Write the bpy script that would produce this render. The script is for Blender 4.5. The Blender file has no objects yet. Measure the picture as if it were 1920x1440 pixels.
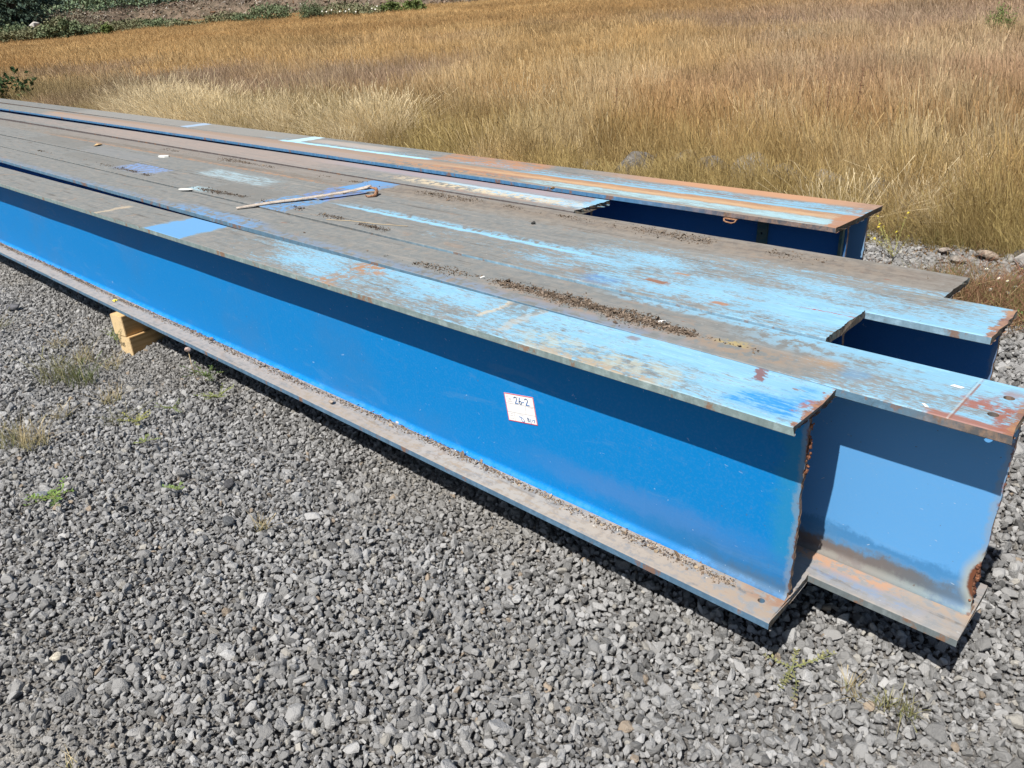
import bpy, bmesh, math, random
import numpy as np
from mathutils import Vector, Matrix, Euler

random.seed(7)
RNG = np.random.default_rng(7)
scene = bpy.context.scene
COL = scene.collection

# ------------------------------------------------------------------ camera, sky, sun, exposure
H = 0.795                                   # height of the top of the steel above the gravel
F, YAW, PITCH, ROLL = 1.4464, -0.767974, 0.441997, -0.050489
cy, sy, cp, sp = math.cos(YAW), math.sin(YAW), math.cos(PITCH), math.sin(PITCH)
fwd = Vector((cp * sy, cp * cy, -sp)); rt = Vector((cy, -sy, 0)); up = rt.cross(fwd)
r2 = rt * math.cos(ROLL) + up * math.sin(ROLL)
u2 = -rt * math.sin(ROLL) + up * math.cos(ROLL)
cam_d = bpy.data.cameras.new('camera'); cam = bpy.data.objects.new('camera', cam_d); COL.objects.link(cam)
CAM = Vector((0.63401, -1.60238, 0.902211 + H))
cam.matrix_world = Matrix(((r2.x, u2.x, -fwd.x, CAM.x), (r2.y, u2.y, -fwd.y, CAM.y), (r2.z, u2.z, -fwd.z, CAM.z), (0, 0, 0, 1)))
cam_d.sensor_width = 36; cam_d.lens = 36 * F * 1000 / 1920
cam_d.clip_start = 0.05; cam_d.clip_end = 2000
scene.camera = cam

SUN_DIR = Vector((0.045, -0.530, 0.847)).normalized()     # towards the sun
elev = math.asin(SUN_DIR.z); rot = math.atan2(SUN_DIR.x, SUN_DIR.y)
world = bpy.data.worlds.new('World'); scene.world = world; world.use_nodes = True
wn = world.node_tree; bg = wn.nodes['Background']
sky = wn.nodes.new('ShaderNodeTexSky'); sky.sky_type = 'NISHITA'; sky.sun_disc = False
sky.sun_elevation = elev; sky.sun_rotation = rot
wn.links.new(sky.outputs[0], bg.inputs[0]); bg.inputs[1].default_value = 0.05
sl = bpy.data.lights.new('sun', 'SUN'); sl.energy = 5.0; sl.angle = math.radians(0.53); sl.color = (1.0, 0.955, 0.89)
so = bpy.data.objects.new('sun', sl); COL.objects.link(so); so.location = (0, 0, 30)
so.rotation_euler = SUN_DIR.to_track_quat('Z', 'Y').to_euler()
vs = scene.view_settings; vs.view_transform = 'Standard'; vs.look = 'None'; vs.exposure = 0.35; vs.gamma = 1; vs.use_curve_mapping = False
scene.cycles.use_denoising = True
scene.cycles.max_bounces = 6; scene.cycles.diffuse_bounces = 2; scene.cycles.transparent_max_bounces = 4

# ------------------------------------------------------------------ node helper
class Mat:
    def __init__(s, name, rough=0.8, spec=0.3):
        s.m = bpy.data.materials.new(name); s.m.use_nodes = True
        s.t = s.m.node_tree; s.b = s.t.nodes['Principled BSDF']
        s.b.inputs['Roughness'].default_value = rough
        s.b.inputs['Specular IOR Level'].default_value = spec
        s._geo = s._tc = None
    def put(s, sock, v):
        if v is None: return
        if isinstance(v, bpy.types.NodeSocket): s.t.links.new(v, sock)
        elif isinstance(v, (tuple, list)) and len(v) == 3 and len(sock.default_value) == 4: sock.default_value = (*v, 1)
        else: sock.default_value = v
    def math(s, op, a, b=None, clamp=False):
        n = s.t.nodes.new('ShaderNodeMath'); n.operation = op; n.use_clamp = clamp
        s.put(n.inputs[0], a); s.put(n.inputs[1], b); return n.outputs[0]
    def add(s, a, b): return s.math('ADD', a, b)
    def sub(s, a, b): return s.math('SUBTRACT', a, b)
    def mul(s, a, b, clamp=False): return s.math('MULTIPLY', a, b, clamp)
    def mx(s, a, b): return s.math('MAXIMUM', a, b)
    def ss(s, x, a, b, lo=0.0, hi=1.0):
        n = s.t.nodes.new('ShaderNodeMapRange'); n.interpolation_type = 'SMOOTHSTEP'
        s.put(n.inputs[0], x); n.inputs[1].default_value = a; n.inputs[2].default_value = b
        n.inputs[3].default_value = lo; n.inputs[4].default_value = hi; return n.outputs[0]
    def obj(s):
        if s._tc is None: s._tc = s.t.nodes.new('ShaderNodeTexCoord')
        return s._tc.outputs['Object']
    def xyz(s, v):
        n = s.t.nodes.new('ShaderNodeSeparateXYZ'); s.put(n.inputs[0], v); return n.outputs
    def pos(s):
        if s._geo is None: s._geo = s.t.nodes.new('ShaderNodeNewGeometry')
        return s._geo.outputs['Position']
    def nrm(s):
        s.pos(); return s._geo.outputs['True Normal']
    def vmul(s, v, k):
        n = s.t.nodes.new('ShaderNodeVectorMath'); n.operation = 'MULTIPLY'; s.put(n.inputs[0], v); n.inputs[1].default_value = k; return n.outputs[0]
    def vadd(s, v, k):
        n = s.t.nodes.new('ShaderNodeVectorMath'); n.operation = 'ADD'; s.put(n.inputs[0], v)
        s.put(n.inputs[1], k); return n.outputs[0]
    def noise(s, v, scale=1.0, detail=4, rough=0.55, dist=0.0, col=False):
        n = s.t.nodes.new('ShaderNodeTexNoise'); s.put(n.inputs['Vector'], v)
        n.inputs['Scale'].default_value = scale; n.inputs['Detail'].default_value = detail
        n.inputs['Roughness'].default_value = rough; n.inputs['Distortion'].default_value = dist
        return n.outputs[1] if col else n.outputs[0]
    def vor(s, v, scale, feature='F1', out=0, rnd=1.0):
        n = s.t.nodes.new('ShaderNodeTexVoronoi'); n.feature = feature; s.put(n.inputs['Vector'], v)
        n.inputs['Scale'].default_value = scale; n.inputs['Randomness'].default_value = rnd; return n.outputs[out]
    def mix(s, f, a, b):
        n = s.t.nodes.new('ShaderNodeMix'); n.data_type = 'RGBA'
        s.put(n.inputs[0], f); s.put(n.inputs[6], a); s.put(n.inputs[7], b); return n.outputs[2]
    def ramp(s, f, stops, col=False):
        n = s.t.nodes.new('ShaderNodeValToRGB'); s.put(n.inputs[0], f); e = n.color_ramp.elements
        while len(e) < len(stops): e.new(0.5)
        for i, (p, c) in enumerate(stops):
            e[i].position = p; e[i].color = (*c, 1) if col else (c, c, c, 1)
        return n.outputs[0]
    def lut(s, x, pts):
        """piecewise linear value of x from (x, value) points; values 0..1"""
        x0, x1 = pts[0][0], pts[-1][0]
        f = s.math('DIVIDE', s.sub(x, x0), x1 - x0, True)
        return s.ramp(f, [((p - x0) / (x1 - x0), v) for p, v in pts])
    def attr(s, name, kind='GEOMETRY', out='Color'):
        n = s.t.nodes.new('ShaderNodeAttribute'); n.attribute_name = name; n.attribute_type = kind; return n.outputs[out]
    def bump(s, h, strength=0.4, dist=0.004):
        n = s.t.nodes.new('ShaderNodeBump'); n.inputs['Strength'].default_value = strength; n.inputs['Distance'].default_value = dist
        s.put(n.inputs['Height'], h); s.t.links.new(n.outputs[0], s.b.inputs['Normal'])
    def base(s, c): s.put(s.b.inputs['Base Color'], c); return s.m
    def box(s, x, y, x0, x1, y0, y1, ex=0.01, ey=0.01):
        """soft box mask in x, y"""
        r = None
        for v, a, b, e in ((x, x0, x1, ex), (y, y0, y1, ey)):
            if a is not None and a > -90:
                k = s.ss(v, a - e, a + e); r = k if r is None else s.mul(r, k)
            if b is not None and b < 90:
                k = s.ss(v, b - e, b + e, 1.0, 0.0); r = k if r is None else s.mul(r, k)
        return r

# palette (surface colours)
LBLUE = (0.21, 0.425, 0.585); LBLUE2 = (0.26, 0.44, 0.54); MBLUE = (0.10, 0.30, 0.60); DBLUE = (0.0015, 0.205, 0.555)
DIRT = (0.225, 0.205, 0.18); DGREY = (0.17, 0.168, 0.158); LDIRT = (0.31, 0.285, 0.255)
RUST = (0.22, 0.10, 0.062); ORANGE = (0.37, 0.20, 0.105); DRUST = (0.13, 0.06, 0.04); CREAM = (0.62, 0.50, 0.34); LILAC = (0.17, 0.235, 0.33)

def flange_mat(name, base=LBLUE, dirt_x=((-9, .9), (0.5, .3)), dirt_y=((0, .5), (.28, .5)), feats=(), edge=(0.20, 0.27, 0.28), rust_end=None,
               dirt_a=DGREY, dirt_b=DIRT, side=None, ystreak=14.0, seed=0.0, amp=1.0, endcol=(0.20, 0.16, 0.12), side_dirt=None, side_rust=None):
    """Old paint on a steel flange: blue coat, grime worn through it in streaks along the beam, rust, and scars at given places."""
    k = Mat(name, 0.72, 0.25)
    o = k.vadd(k.obj(), (seed, seed * .37, 0)); P = k.xyz(k.obj())
    wob = k.xyz(k.vmul(k.noise(k.vmul(o, (1, 1, 1)), 9, 5, .62, col=True), (1, 1, 1)))
    w2 = k.xyz(k.noise(k.vmul(o, (60, 140, 60)), 1.0, 4, .7, col=True))
    x = k.add(k.add(P[0], k.mul(k.sub(wob[0], .5), .14)), k.mul(k.sub(w2[0], .5), .05)); y = k.add(k.add(P[1], k.mul(k.sub(wob[1], .5), .045)), k.mul(k.sub(w2[1], .5), .016))
    n1 = k.noise(k.vmul(o, (1.0, 2.6, 1)), 2.2, 8, .62)
    n2 = k.noise(k.vmul(o, (2.6, ystreak * 1.5, 1)), 3.0, 9, .72, .3)
    n3 = k.noise(k.vmul(o, (42, 120, 60)), 1.0, 5, .75)
    n4 = k.noise(o, 26, 6, .65)
    grime = k.add(k.mul(n1, .62 * amp), k.add(k.mul(n2, .75 * amp), k.mul(n3, .66)))
    bias = k.mul(k.add(k.lut(x, dirt_x), k.lut(y, dirt_y)), 0.5)
    g = k.ss(k.add(grime, k.mul(bias, 1.15)), 1.33, 1.56)
    paint = k.mix(k.ss(n2, .38, .68), base, tuple(min(1, c * 1.22 + .03) for c in base))
    paint = k.mix(k.mul(k.ss(n4, .5, .75), .3), paint, LBLUE2)
    dirt = k.mix(k.ss(n4, .35, .65), dirt_a, dirt_b)
    dirt = k.mix(k.mul(k.ss(n2, .52, .75), .5), dirt, LDIRT)
    c = k.mix(k.mul(g, .93), paint, dirt)
    n5 = k.noise(k.vadd(k.vmul(o, (1.7, 22, 1)), (4, 9, 2)), 1.4, 7, .7, .4)
    c = k.mix(k.mul(k.ss(n5, .54, .68), k.mul(g, .6)), c, (.085, .075, .065))
    c = k.mix(k.mul(k.ss(n5, .34, .44, 1, 0), k.mul(g, .45)), c, (.33, .30, .27))
    n6 = k.noise(k.vadd(k.vmul(o, (5, 9, 1)), (1, 5, 2)), 1.2, 5, .6, .8)
    c = k.mix(k.mul(k.ss(n6, .60, .68), k.mul(g, .35)), c, (.30, .21, .15))
    sc1 = k.ss(k.noise(k.vadd(k.vmul(o, (3, 260, 1)), (2, 0, 0)), 1, 3, .5, .25), .69, .715)
    c = k.mix(k.mul(sc1, .45), c, (.36, .37, .36))
    sc2 = k.ss(k.noise(k.vadd(k.vmul(o, (110, 9, 1)), (7, 3, 0)), 1, 3, .5, .6), .71, .73)
    c = k.mix(k.mul(sc2, .40), c, (.12, .11, .10))
    # fine chips and specks all over
    sp_ = k.ss(k.noise(k.vmul(o, (70, 190, 70)), 1, 3, .6), .66, .72)
    c = k.mix(k.mul(sp_, .55), c, (0.16, 0.14, 0.12))
    fl = k.ss(k.noise(k.vadd(k.vmul(o, (50, 120, 50)), (9, 3, 1)), 1, 2, .5), .70, .74)
    c = k.mix(k.mul(fl, .35), c, (0.55, 0.55, 0.52))
    rs = k.ss(k.noise(k.vadd(k.vmul(o, (11, 30, 11)), (3, 8, 0)), 1, 4, .6), .69, .73)
    c = k.mix(k.mul(rs, .75), c, (0.24, 0.12, 0.08))
    for ft in feats:
        x0, x1, y0, y1, ex, ey, col, st = ft[:8]
        sharp = len(ft) > 8 and ft[8] == 'sharp'; m = k.box(P[0] if sharp else x, P[1] if sharp else y, x0, x1, y0, y1, ex, ey)
        if sharp: m = k.mul(m, k.ss(n4, .35, .5))
        if len(ft) > 8:
            if ft[8] == 'streak': m = k.mul(m, k.ss(k.add(k.mul(n2, .75), k.mul(n3, .25)), .42, .55))
            elif ft[8] == 'blot': m = k.mul(m, k.ss(k.add(k.mul(n4, .75), k.mul(n3, .25)), .44, .54))
            elif ft[8] == 'fine': m = k.mul(m, k.ss(n3, .42, .6))
        c = k.mix(k.mul(m, st), c, col)
    if rust_end is not None:
        m = k.ss(k.add(P[0], k.mul(k.sub(k.noise(o, 30, 5, .7), .5), .10)), rust_end - .006, rust_end + .006)
        c = k.mix(k.mul(m, .9), c, k.mix(k.ss(n4, .4, .6), RUST, ORANGE))
    N = k.xyz(k.nrm())
    # narrow long edge: weathered, runs of rust down it
    run = k.noise(k.vmul(o, (34, 4, 9)), 1, 5, .7, .6)
    ed = k.mix(k.ss(run, .35, .7), side or edge, tuple(v * .75 for v in (side or edge))); ed = k.mix(k.mul(k.ss(n4, .5, .7), .5), ed, tuple(min(1, v * 1.5 + .04) for v in (side or edge)))
    ed = k.mix(k.mul(k.ss(k.noise(k.vmul(o, (9, 1, 6)), 1, 5, .7), .56, .64), .8), ed, (0.25, 0.13, 0.07))
    ed = k.mix(k.mul(k.ss(run, .66, .72), .6), ed, (0.10, 0.08, 0.07))
    if side_dirt: ed = k.mix(k.mul(k.ss(x, side_dirt[0], side_dirt[1], 1, 0), .85), ed, k.mix(k.ss(n4, .4, .6), (.09, .085, .08), (.16, .145, .125)))
    if side_rust: ed = k.mix(k.mul(k.ss(x, side_rust[0], side_rust[1]), .85), ed, k.mix(k.ss(k.add(k.mul(n4, .6), k.mul(run, .4)), .42, .56), (.11, .09, .075), (.29, .18, .11)))
    c = k.mix(k.ss(N[2], .45, .75, 1, 0), c, ed)
    # flame-cut end face, vertical drag lines
    cut = k.noise(k.vmul(o, (3, 150, 12)), 1, 4, .7)
    en = k.mix(k.ss(cut, .35, .65), endcol, tuple(v * .45 for v in endcol))
    en = k.mix(k.mul(k.ss(n4, .5, .65), .6), en, (0.17, 0.24, 0.24))
    ex_ = k.ss(N[0], .6, .8)
    c = k.mix(ex_, c, en)
    bh = k.add(k.mul(n3, .6), k.add(k.mul(g, .5), k.mul(k.mul(cut, ex_), 2.5)))
    k.bump(bh, .35, .0018)
    k.put(k.b.inputs['Roughness'], k.ss(g, 0, 1, .55, .9))
    return k.base(c)

def web_mat(name, base, haze, x_end, bite=None, low=None, speck=.5):
    k = Mat(name, 0.6, 0.18); o = k.obj(); P = k.xyz(o)
    n1 = k.noise(k.vmul(o, (1, 1, 1.6)), 1.3, 5, .6)
    n2 = k.noise(k.vmul(o, (5, 5, 9)), 2.2, 6, .65)
    n3 = k.noise(o, 120, 3, .6)
    c = k.mix(k.mul(k.ss(n1, .5, .72), .5), base, haze)
    c = k.mix(k.mul(k.ss(n3, .45, .7), .05), c, (0.3, 0.4, 0.55))
    z = k.add(k.add(P[2], k.mul(k.sub(n2, .5), .09)), k.mul(k.sub(k.noise(k.vmul(o, (60, 60, 22)), 1, 5, .75), .5), .045)); x = k.add(P[0], k.mul(k.sub(n2, .5), .12))
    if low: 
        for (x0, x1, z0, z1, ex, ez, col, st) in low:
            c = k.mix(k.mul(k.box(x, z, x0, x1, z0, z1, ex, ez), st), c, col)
    drp = k.noise(k.vmul(o, (26, 26, 1.2)), 1, 4, .6, .3)
    c = k.mix(k.mul(k.ss(drp, .64, .78), .10), c, (.15, .32, .52))
    sm = k.noise(k.vadd(k.vmul(o, (2.2, 2.2, 7)), (3, 0, 5)), 1.4, 7, .72, 1.2)
    c = k.mix(k.mul(k.ss(sm, .56, .66), .08), c, (.25, .34, .42))
    # small white scratches and dark nicks
    s1 = k.ss(k.noise(k.vmul(o, (45, 45, 70)), 1, 2, .5, .8), .735, .76)
    c = k.mix(k.mul(s1, speck), c, (0.5, 0.6, 0.7))
    s2 = k.ss(k.noise(k.vadd(k.vmul(o, (60, 60, 80)), (5, 1, 7)), 1, 2, .5, .3), .73, .76)
    c = k.mix(k.mul(s2, speck), c, (0.12, 0.10, 0.09))
    e = k.add(P[0], k.mul(k.sub(k.noise(o, 22, 5, .7), .5), .05))
    c = k.mix(k.mul(k.ss(e, x_end - .022, x_end - .008), .35), c, (0.34, 0.33, 0.27))
    c = k.mix(k.mul(k.ss(e, x_end - .004, x_end + .004), .9), c, k.mix(k.ss(n2, .4, .6), RUST, DRUST))
    if bite:
        bx, bz, br = bite
        dx = k.sub(P[0], bx); dz = k.mul(k.sub(P[2], bz), .62)
        d = k.math('SQRT', k.add(k.mul(dx, dx), k.mul(dz, dz)))
        d = k.add(d, k.mul(k.sub(n2, .5), .02))
        c = k.mix(k.ss(d, br, br + .03, .8, 0), c, (0.42, 0.44, 0.38))
        c = k.mix(k.ss(d, br - .004, br + .004, 1, 0), c, (0.17, 0.065, 0.035))
    N = k.xyz(k.nrm())
    c = k.mix(k.ss(N[0], .6, .8), c, k.mix(k.ss(k.noise(k.vmul(o, (5, 5, 60)), 1, 4, .7), .4, .6), (0.27, 0.18, 0.12), (0.17, 0.115, 0.085)))
    k.bump(k.add(k.mul(n3, .3), k.mul(n2, .4)), .15, .002)
    return k.base(c)

# ------------------------------------------------------------------ mesh helpers
def link(name, me, mat=None, parent=None, loc=None):
    o = bpy.data.objects.new(name, me); COL.objects.link(o)
    if mat is not None and not me.materials: me.materials.append(mat)
    if parent is not None: o.parent = parent
    if loc is not None: o.location = loc
    return o
def mesh(name, vs_, fs, smooth=False):
    me = bpy.data.meshes.new(name); me.from_pydata([tuple(v) for v in vs_], [], [tuple(f) for f in fs]); me.update()
    if smooth: me.polygons.foreach_set('use_smooth', [True] * len(me.polygons))
    return me
def tag(o, label=None, cat=None, group=None, kind=None):
    if label: o['label'] = label
    if cat: o['category'] = cat
    if group: o['group'] = group
    if kind: o['kind'] = kind
    return o
def empty(name, loc, rz=0.0):
    o = bpy.data.objects.new(name, None); COL.objects.link(o); o.location = loc; o.rotation_euler = (0, 0, rz)
    o.empty_display_size = .1; return o

def sweep(profile, stations, endx=None, wob=0.0, rng=None):
    """profile: closed list of (y, z); stations: x list increasing; endx(y, z) -> offset of the last station."""
    rng = rng or random
    V, Fc = [], []; n = len(profile)
    for i, x in enumerate(stations):
        wy = rng.uniform(-wob, wob); wz = rng.uniform(-wob, wob) * .5
        for (y, z) in profile:
            dx = endx(y, z) if (endx and i == len(stations) - 1) else 0.0
            V.append((x + dx, y + wy * (1 if i else 0), z + wz * (1 if i else 0)))
    for i in range(len(stations) - 1):
        for j in range(n):
            a, b = i * n + j, i * n + (j + 1) % n
            Fc.append((a, b, b + n, a + n))
    Fc.append(tuple(range(n)))
    Fc.append(tuple(reversed([len(V) - n + j for j in range(n)])))
    me = mesh('part', V, Fc)
    bm = bmesh.new(); bm.from_mesh(me); bmesh.ops.recalc_face_normals(bm, faces=bm.faces); bm.to_mesh(me); bm.free()
    return me

def plate_profile(y0, y1, z0, z1, n=14, r=.0025):
    top = [(y0 + r + (y1 - y0 - 2 * r) * i / n, z1) for i in range(n + 1)]
    bot = [(y1 - r - (y1 - y0 - 2 * r) * i / n, z0) for i in range(n + 1)]
    return [(y0, z1 - r)] + top + [(y1, z1 - r), (y1, z0 + r)] + bot + [(y0, z0 + r)]

def stations(x0, x1, d=.25):
    L = [x1 - .03, x1]; x = x1 - .03 - d
    while x > x0: L.insert(0, x); x -= d * (1.0 if x > -6 else 2.0)
    L.insert(0, x0); return L

def cut_holes(me, holes, z0, z1):
    """round bolt holes through a plate"""
    o = bpy.data.objects.new('tmp', me); COL.objects.link(o); cs = []
    for (x, y, r) in holes:
        bm = bmesh.new(); bmesh.ops.create_cone(bm, cap_ends=True, segments=28, radius1=r, radius2=r, depth=(z1 - z0) + .06,
                                               matrix=Matrix.Translation((x, y, (z0 + z1) / 2)))
        cm = bpy.data.meshes.new('cut'); bm.to_mesh(cm); bm.free()
        co = bpy.data.objects.new('cut', cm); COL.objects.link(co); cs.append(co)
        md = o.modifiers.new('b', 'BOOLEAN'); md.operation = 'DIFFERENCE'; md.solver = 'EXACT'; md.object = co
    dg = bpy.context.evaluated_depsgraph_get()
    new = bpy.data.meshes.new_from_object(o.evaluated_get(dg))
    for c_ in cs + [o]: bpy.data.objects.remove(c_)
    return new

def ico(name, r=1.0, sub=1, jit=.25, seed=0, scale=(1, 1, 1)):
    bm = bmesh.new(); bmesh.ops.create_icosphere(bm, subdivisions=sub, radius=r); rr = random.Random(seed)
    for v in bm.verts:
        k = 1 + rr.uniform(-jit, jit); v.co = Vector((v.co.x * scale[0] * k, v.co.y * scale[1] * k, v.co.z * scale[2] * k))
    me = bpy.data.meshes.new(name); bm.to_mesh(me); bm.free(); return me

def hull_stone(seed, n=16, flat=.6, elong=1.25):
    rr = random.Random(seed); bm = bmesh.new()
    for i in range(n):
        v = Vector((rr.gauss(0, 1), rr.gauss(0, 1), rr.gauss(0, 1))).normalized() * rr.uniform(.82, 1.0)
        bm.verts.new((v.x * elong, v.y, v.z * flat))
    bmesh.ops.convex_hull(bm, input=bm.verts)
    bmesh.ops.delete(bm, geom=[v for v in bm.verts if not v.link_faces], context='VERTS')
    bmesh.ops.bevel(bm, geom=list(bm.edges), offset=.07, segments=1, affect='EDGES', profile=.5)
    me = bpy.data.meshes.new('stone'); bm.to_mesh(me); bm.free(); return me

# smooth value noise on arrays, for layout (not for shading)
_T = RNG.random((64, 64))
def vn(x, y, s=1.0, ox=0.0):
    x = np.asarray(x) * s + ox; y = np.asarray(y) * s + ox * .7
    xi = np.floor(x).astype(int); yi = np.floor(y).astype(int); fx = x - xi; fy = y - yi
    fx = fx * fx * (3 - 2 * fx); fy = fy * fy * (3 - 2 * fy)
    g = lambda a, b: _T[a % 64, b % 64]
    return (g(xi, yi) * (1 - fx) + g(xi + 1, yi) * fx) * (1 - fy) + (g(xi, yi + 1) * (1 - fx) + g(xi + 1, yi + 1) * fx) * fy
def fbm(x, y, s=1.0, ox=0.0): return (vn(x, y, s, ox) + .5 * vn(x, y, s * 2.1, ox + 7) + .25 * vn(x, y, s * 4.3, ox + 13)) / 1.75

def terr(x, y):
    x = np.asarray(x, float); y = np.asarray(y, float)
    t = -.017 * (x + 3) + .053 * (y - 6)
    h = .5 * (t + np.sqrt(t * t + .01)) - .02
    return np.minimum(h, 4.2 + .12 * (h - 4.2))

# far edge of the grass field, as seen from the yard
BOUND = np.array([(-95, -60), (-78, -10), (-70.5, 12), (-69.5, 20), (-69, 25), (-72, 30), (-66, 33.6), (-55, 35.2), (-50, 38), (-44, 40), (-38, 48), (-20, 62), (20, 80), (80, 90)], float)
BP = np.array([(p[0] - CAM.x, p[1] - CAM.y) for p in BOUND]); BA = np.arctan2(BP[:, 0], BP[:, 1]); BD = np.hypot(BP[:, 0], BP[:, 1]) * 1.12
def bdist(x, y):
    """distance from the camera's spot to the field edge in the direction of x, y"""
    a = np.arctan2(np.asarray(x) - CAM.x, np.asarray(y) - CAM.y); return np.interp(a, BA, BD)
def polar(az, d): return CAM.x + math.sin(az) * d, CAM.y + math.cos(az) * d

def grass_edge(x):                         # where the tall grass begins, behind the steel
    x = np.asarray(x, float); return 4.35 + .45 * vn(x, x * 0, .8, 3) + .25 * np.clip(x + 1.2, 0, 3)

# ------------------------------------------------------------------ ground
def axis(lo, hi, fine0, fine1, step):
    a = list(np.arange(fine0, fine1, step)); g = step; v = fine0
    while v > lo: g *= 1.25; v -= g; a.insert(0, v)
    g = step; v = a[-1]
    while v < hi: g *= 1.25; v += g; a.append(v)
    return np.array(a)
gx = axis(-500, 300, -12, 3, .12); gy = axis(-200, 500, -3, 9, .12)
X, Y = np.meshgrid(gx, gy, indexing='ij')
def gravel_h(x, y): return -.022 * np.clip(-x / 4, 0, 1) - .045 * np.exp(-(((x + 4.15) / .30) ** 2 + ((y + .10) / .22) ** 2)) + .018 * (fbm(x, y, 1.1, 5) - .5) + .012 * (fbm(x, y, 3.1, 9) - .5)
def pack_f(x, y):                          # trodden patches full of fines
    return np.clip((fbm(x, y, .9, 21) - .50) * 4.5 + np.clip((x - .05) * 1.1, 0, .8) * (y < 1.8) + np.clip(1 - np.hypot((x + .9) / .7, (y + .45) / .22), 0, 1) * .5, 0, 1)
nearm = np.clip((6 - np.hypot(X + 2, Y - 1) / 2.2), 0, 1)
Z = terr(X, Y) + gravel_h(X, Y) * nearm - .020
PK = pack_f(X, Y)
V = np.stack([X, Y, Z], -1).reshape(-1, 3); nx, ny = X.shape
idx = np.arange(nx * ny).reshape(nx, ny)
Q = np.stack([idx[:-1, :-1], idx[1:, :-1], idx[1:, 1:], idx[:-1, 1:]], -1).reshape(-1, 4)
me = bpy.data.meshes.new('ground'); me.vertices.add(len(V)); me.vertices.foreach_set('co', V.ravel())
me.loops.add(Q.size); me.loops.foreach_set('vertex_index', Q.ravel()); me.polygons.add(len(Q))
me.polygons.foreach_set('loop_start', np.arange(0, Q.size, 4)); me.polygons.foreach_set('use_smooth', np.ones(len(Q), bool)); me.update(); me.validate()
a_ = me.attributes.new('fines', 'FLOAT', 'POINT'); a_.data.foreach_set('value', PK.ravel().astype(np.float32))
k = Mat('fines_gap_shade_and_thatch', .95, .1); P = k.xyz(k.pos())
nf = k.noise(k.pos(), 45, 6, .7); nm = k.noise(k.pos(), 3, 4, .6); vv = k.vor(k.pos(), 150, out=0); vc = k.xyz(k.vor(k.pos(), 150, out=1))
fine = k.mix(k.ss(nf, .3, .7), k.mix(k.attr('fines', out='Fac'), (.085, .08, .075), (.19, .18, .165)), k.mix(k.attr('fines', out='Fac'), (.16, .15, .14), (.33, .315, .29))); fine = k.mix(k.mul(k.ss(vc[0], .55, .8), .6), fine, (.14, .14, .145))  # ground colour darkened where fines are few, painting shade between the stones
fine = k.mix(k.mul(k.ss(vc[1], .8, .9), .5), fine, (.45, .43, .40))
th = k.mix(k.ss(nf, .35, .65), (.16, .10, .05), (.33, .22, .11))
edge = k.ss(k.add(P[1], k.mul(k.sub(nm, .5), .9)), 4.35, 4.75)
k.bump(k.add(k.mul(nf, .8), k.mul(vv, .9)), .8, .006)
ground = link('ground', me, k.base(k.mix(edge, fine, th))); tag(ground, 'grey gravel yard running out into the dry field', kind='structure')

# ------------------------------------------------------------------ instancing by geometry nodes
def scatter(name, meshes, pts, rot, scl, tint, which, mat, label, kind='stuff'):
    """ONE object whose points carry copies of the given meshes (with tint, rotation and size per copy)"""
    n = len(pts); me = bpy.data.meshes.new(name); me.vertices.add(n); me.vertices.foreach_set('co', np.asarray(pts, np.float32).ravel())
    for nm_, ty, arr in (('irot', 'FLOAT_VECTOR', rot), ('iscl', 'FLOAT_VECTOR', scl), ('tint', 'FLOAT_VECTOR', tint)):
        a = me.attributes.new(nm_, ty, 'POINT'); a.data.foreach_set('vector', np.asarray(arr, np.float32).ravel())
    a = me.attributes.new('pick', 'INT', 'POINT'); a.data.foreach_set('value', np.asarray(which, np.int32))
    me.update()
    o = link(name, me, mat); tag(o, label, kind=kind)
    ng = bpy.data.node_groups.new(name, 'GeometryNodeTree')
    ng.interface.new_socket('Geometry', in_out='INPUT', socket_type='NodeSocketGeometry'); ng.interface.new_socket('Geometry', in_out='OUTPUT', socket_type='NodeSocketGeometry')
    N, Lk = ng.nodes, ng.links; gi = N.new('NodeGroupInput'); go = N.new('NodeGroupOutput')
    g2i = N.new('GeometryNodeGeometryToInstance')
    for m_ in reversed(meshes):
        if not m_.materials: m_.materials.append(mat)
        so_ = bpy.data.objects.new(name + '_source', m_)
        oi = N.new('GeometryNodeObjectInfo'); oi.inputs['Object'].default_value = so_; Lk.new(oi.outputs['Geometry'], g2i.inputs[0])
    iop = N.new('GeometryNodeInstanceOnPoints'); Lk.new(gi.outputs[0], iop.inputs['Points']); Lk.new(g2i.outputs[0], iop.inputs['Instance'])
    iop.inputs['Pick Instance'].default_value = True
    def at(nm_, ty):
        q = N.new('GeometryNodeInputNamedAttribute'); q.data_type = ty; q.inputs['Name'].default_value = nm_; return q.outputs['Attribute']
    Lk.new(at('pick', 'INT'), iop.inputs['Instance Index']); Lk.new(at('iscl', 'FLOAT_VECTOR'), iop.inputs['Scale'])
    e2r = N.new('FunctionNodeEulerToRotation'); Lk.new(at('irot', 'FLOAT_VECTOR'), e2r.inputs[0]); Lk.new(e2r.outputs[0], iop.inputs['Rotation'])
    Lk.new(iop.outputs[0], go.inputs[0])
    md = o.modifiers.new('scatter', 'NODES'); md.node_group = ng
    return o

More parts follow.
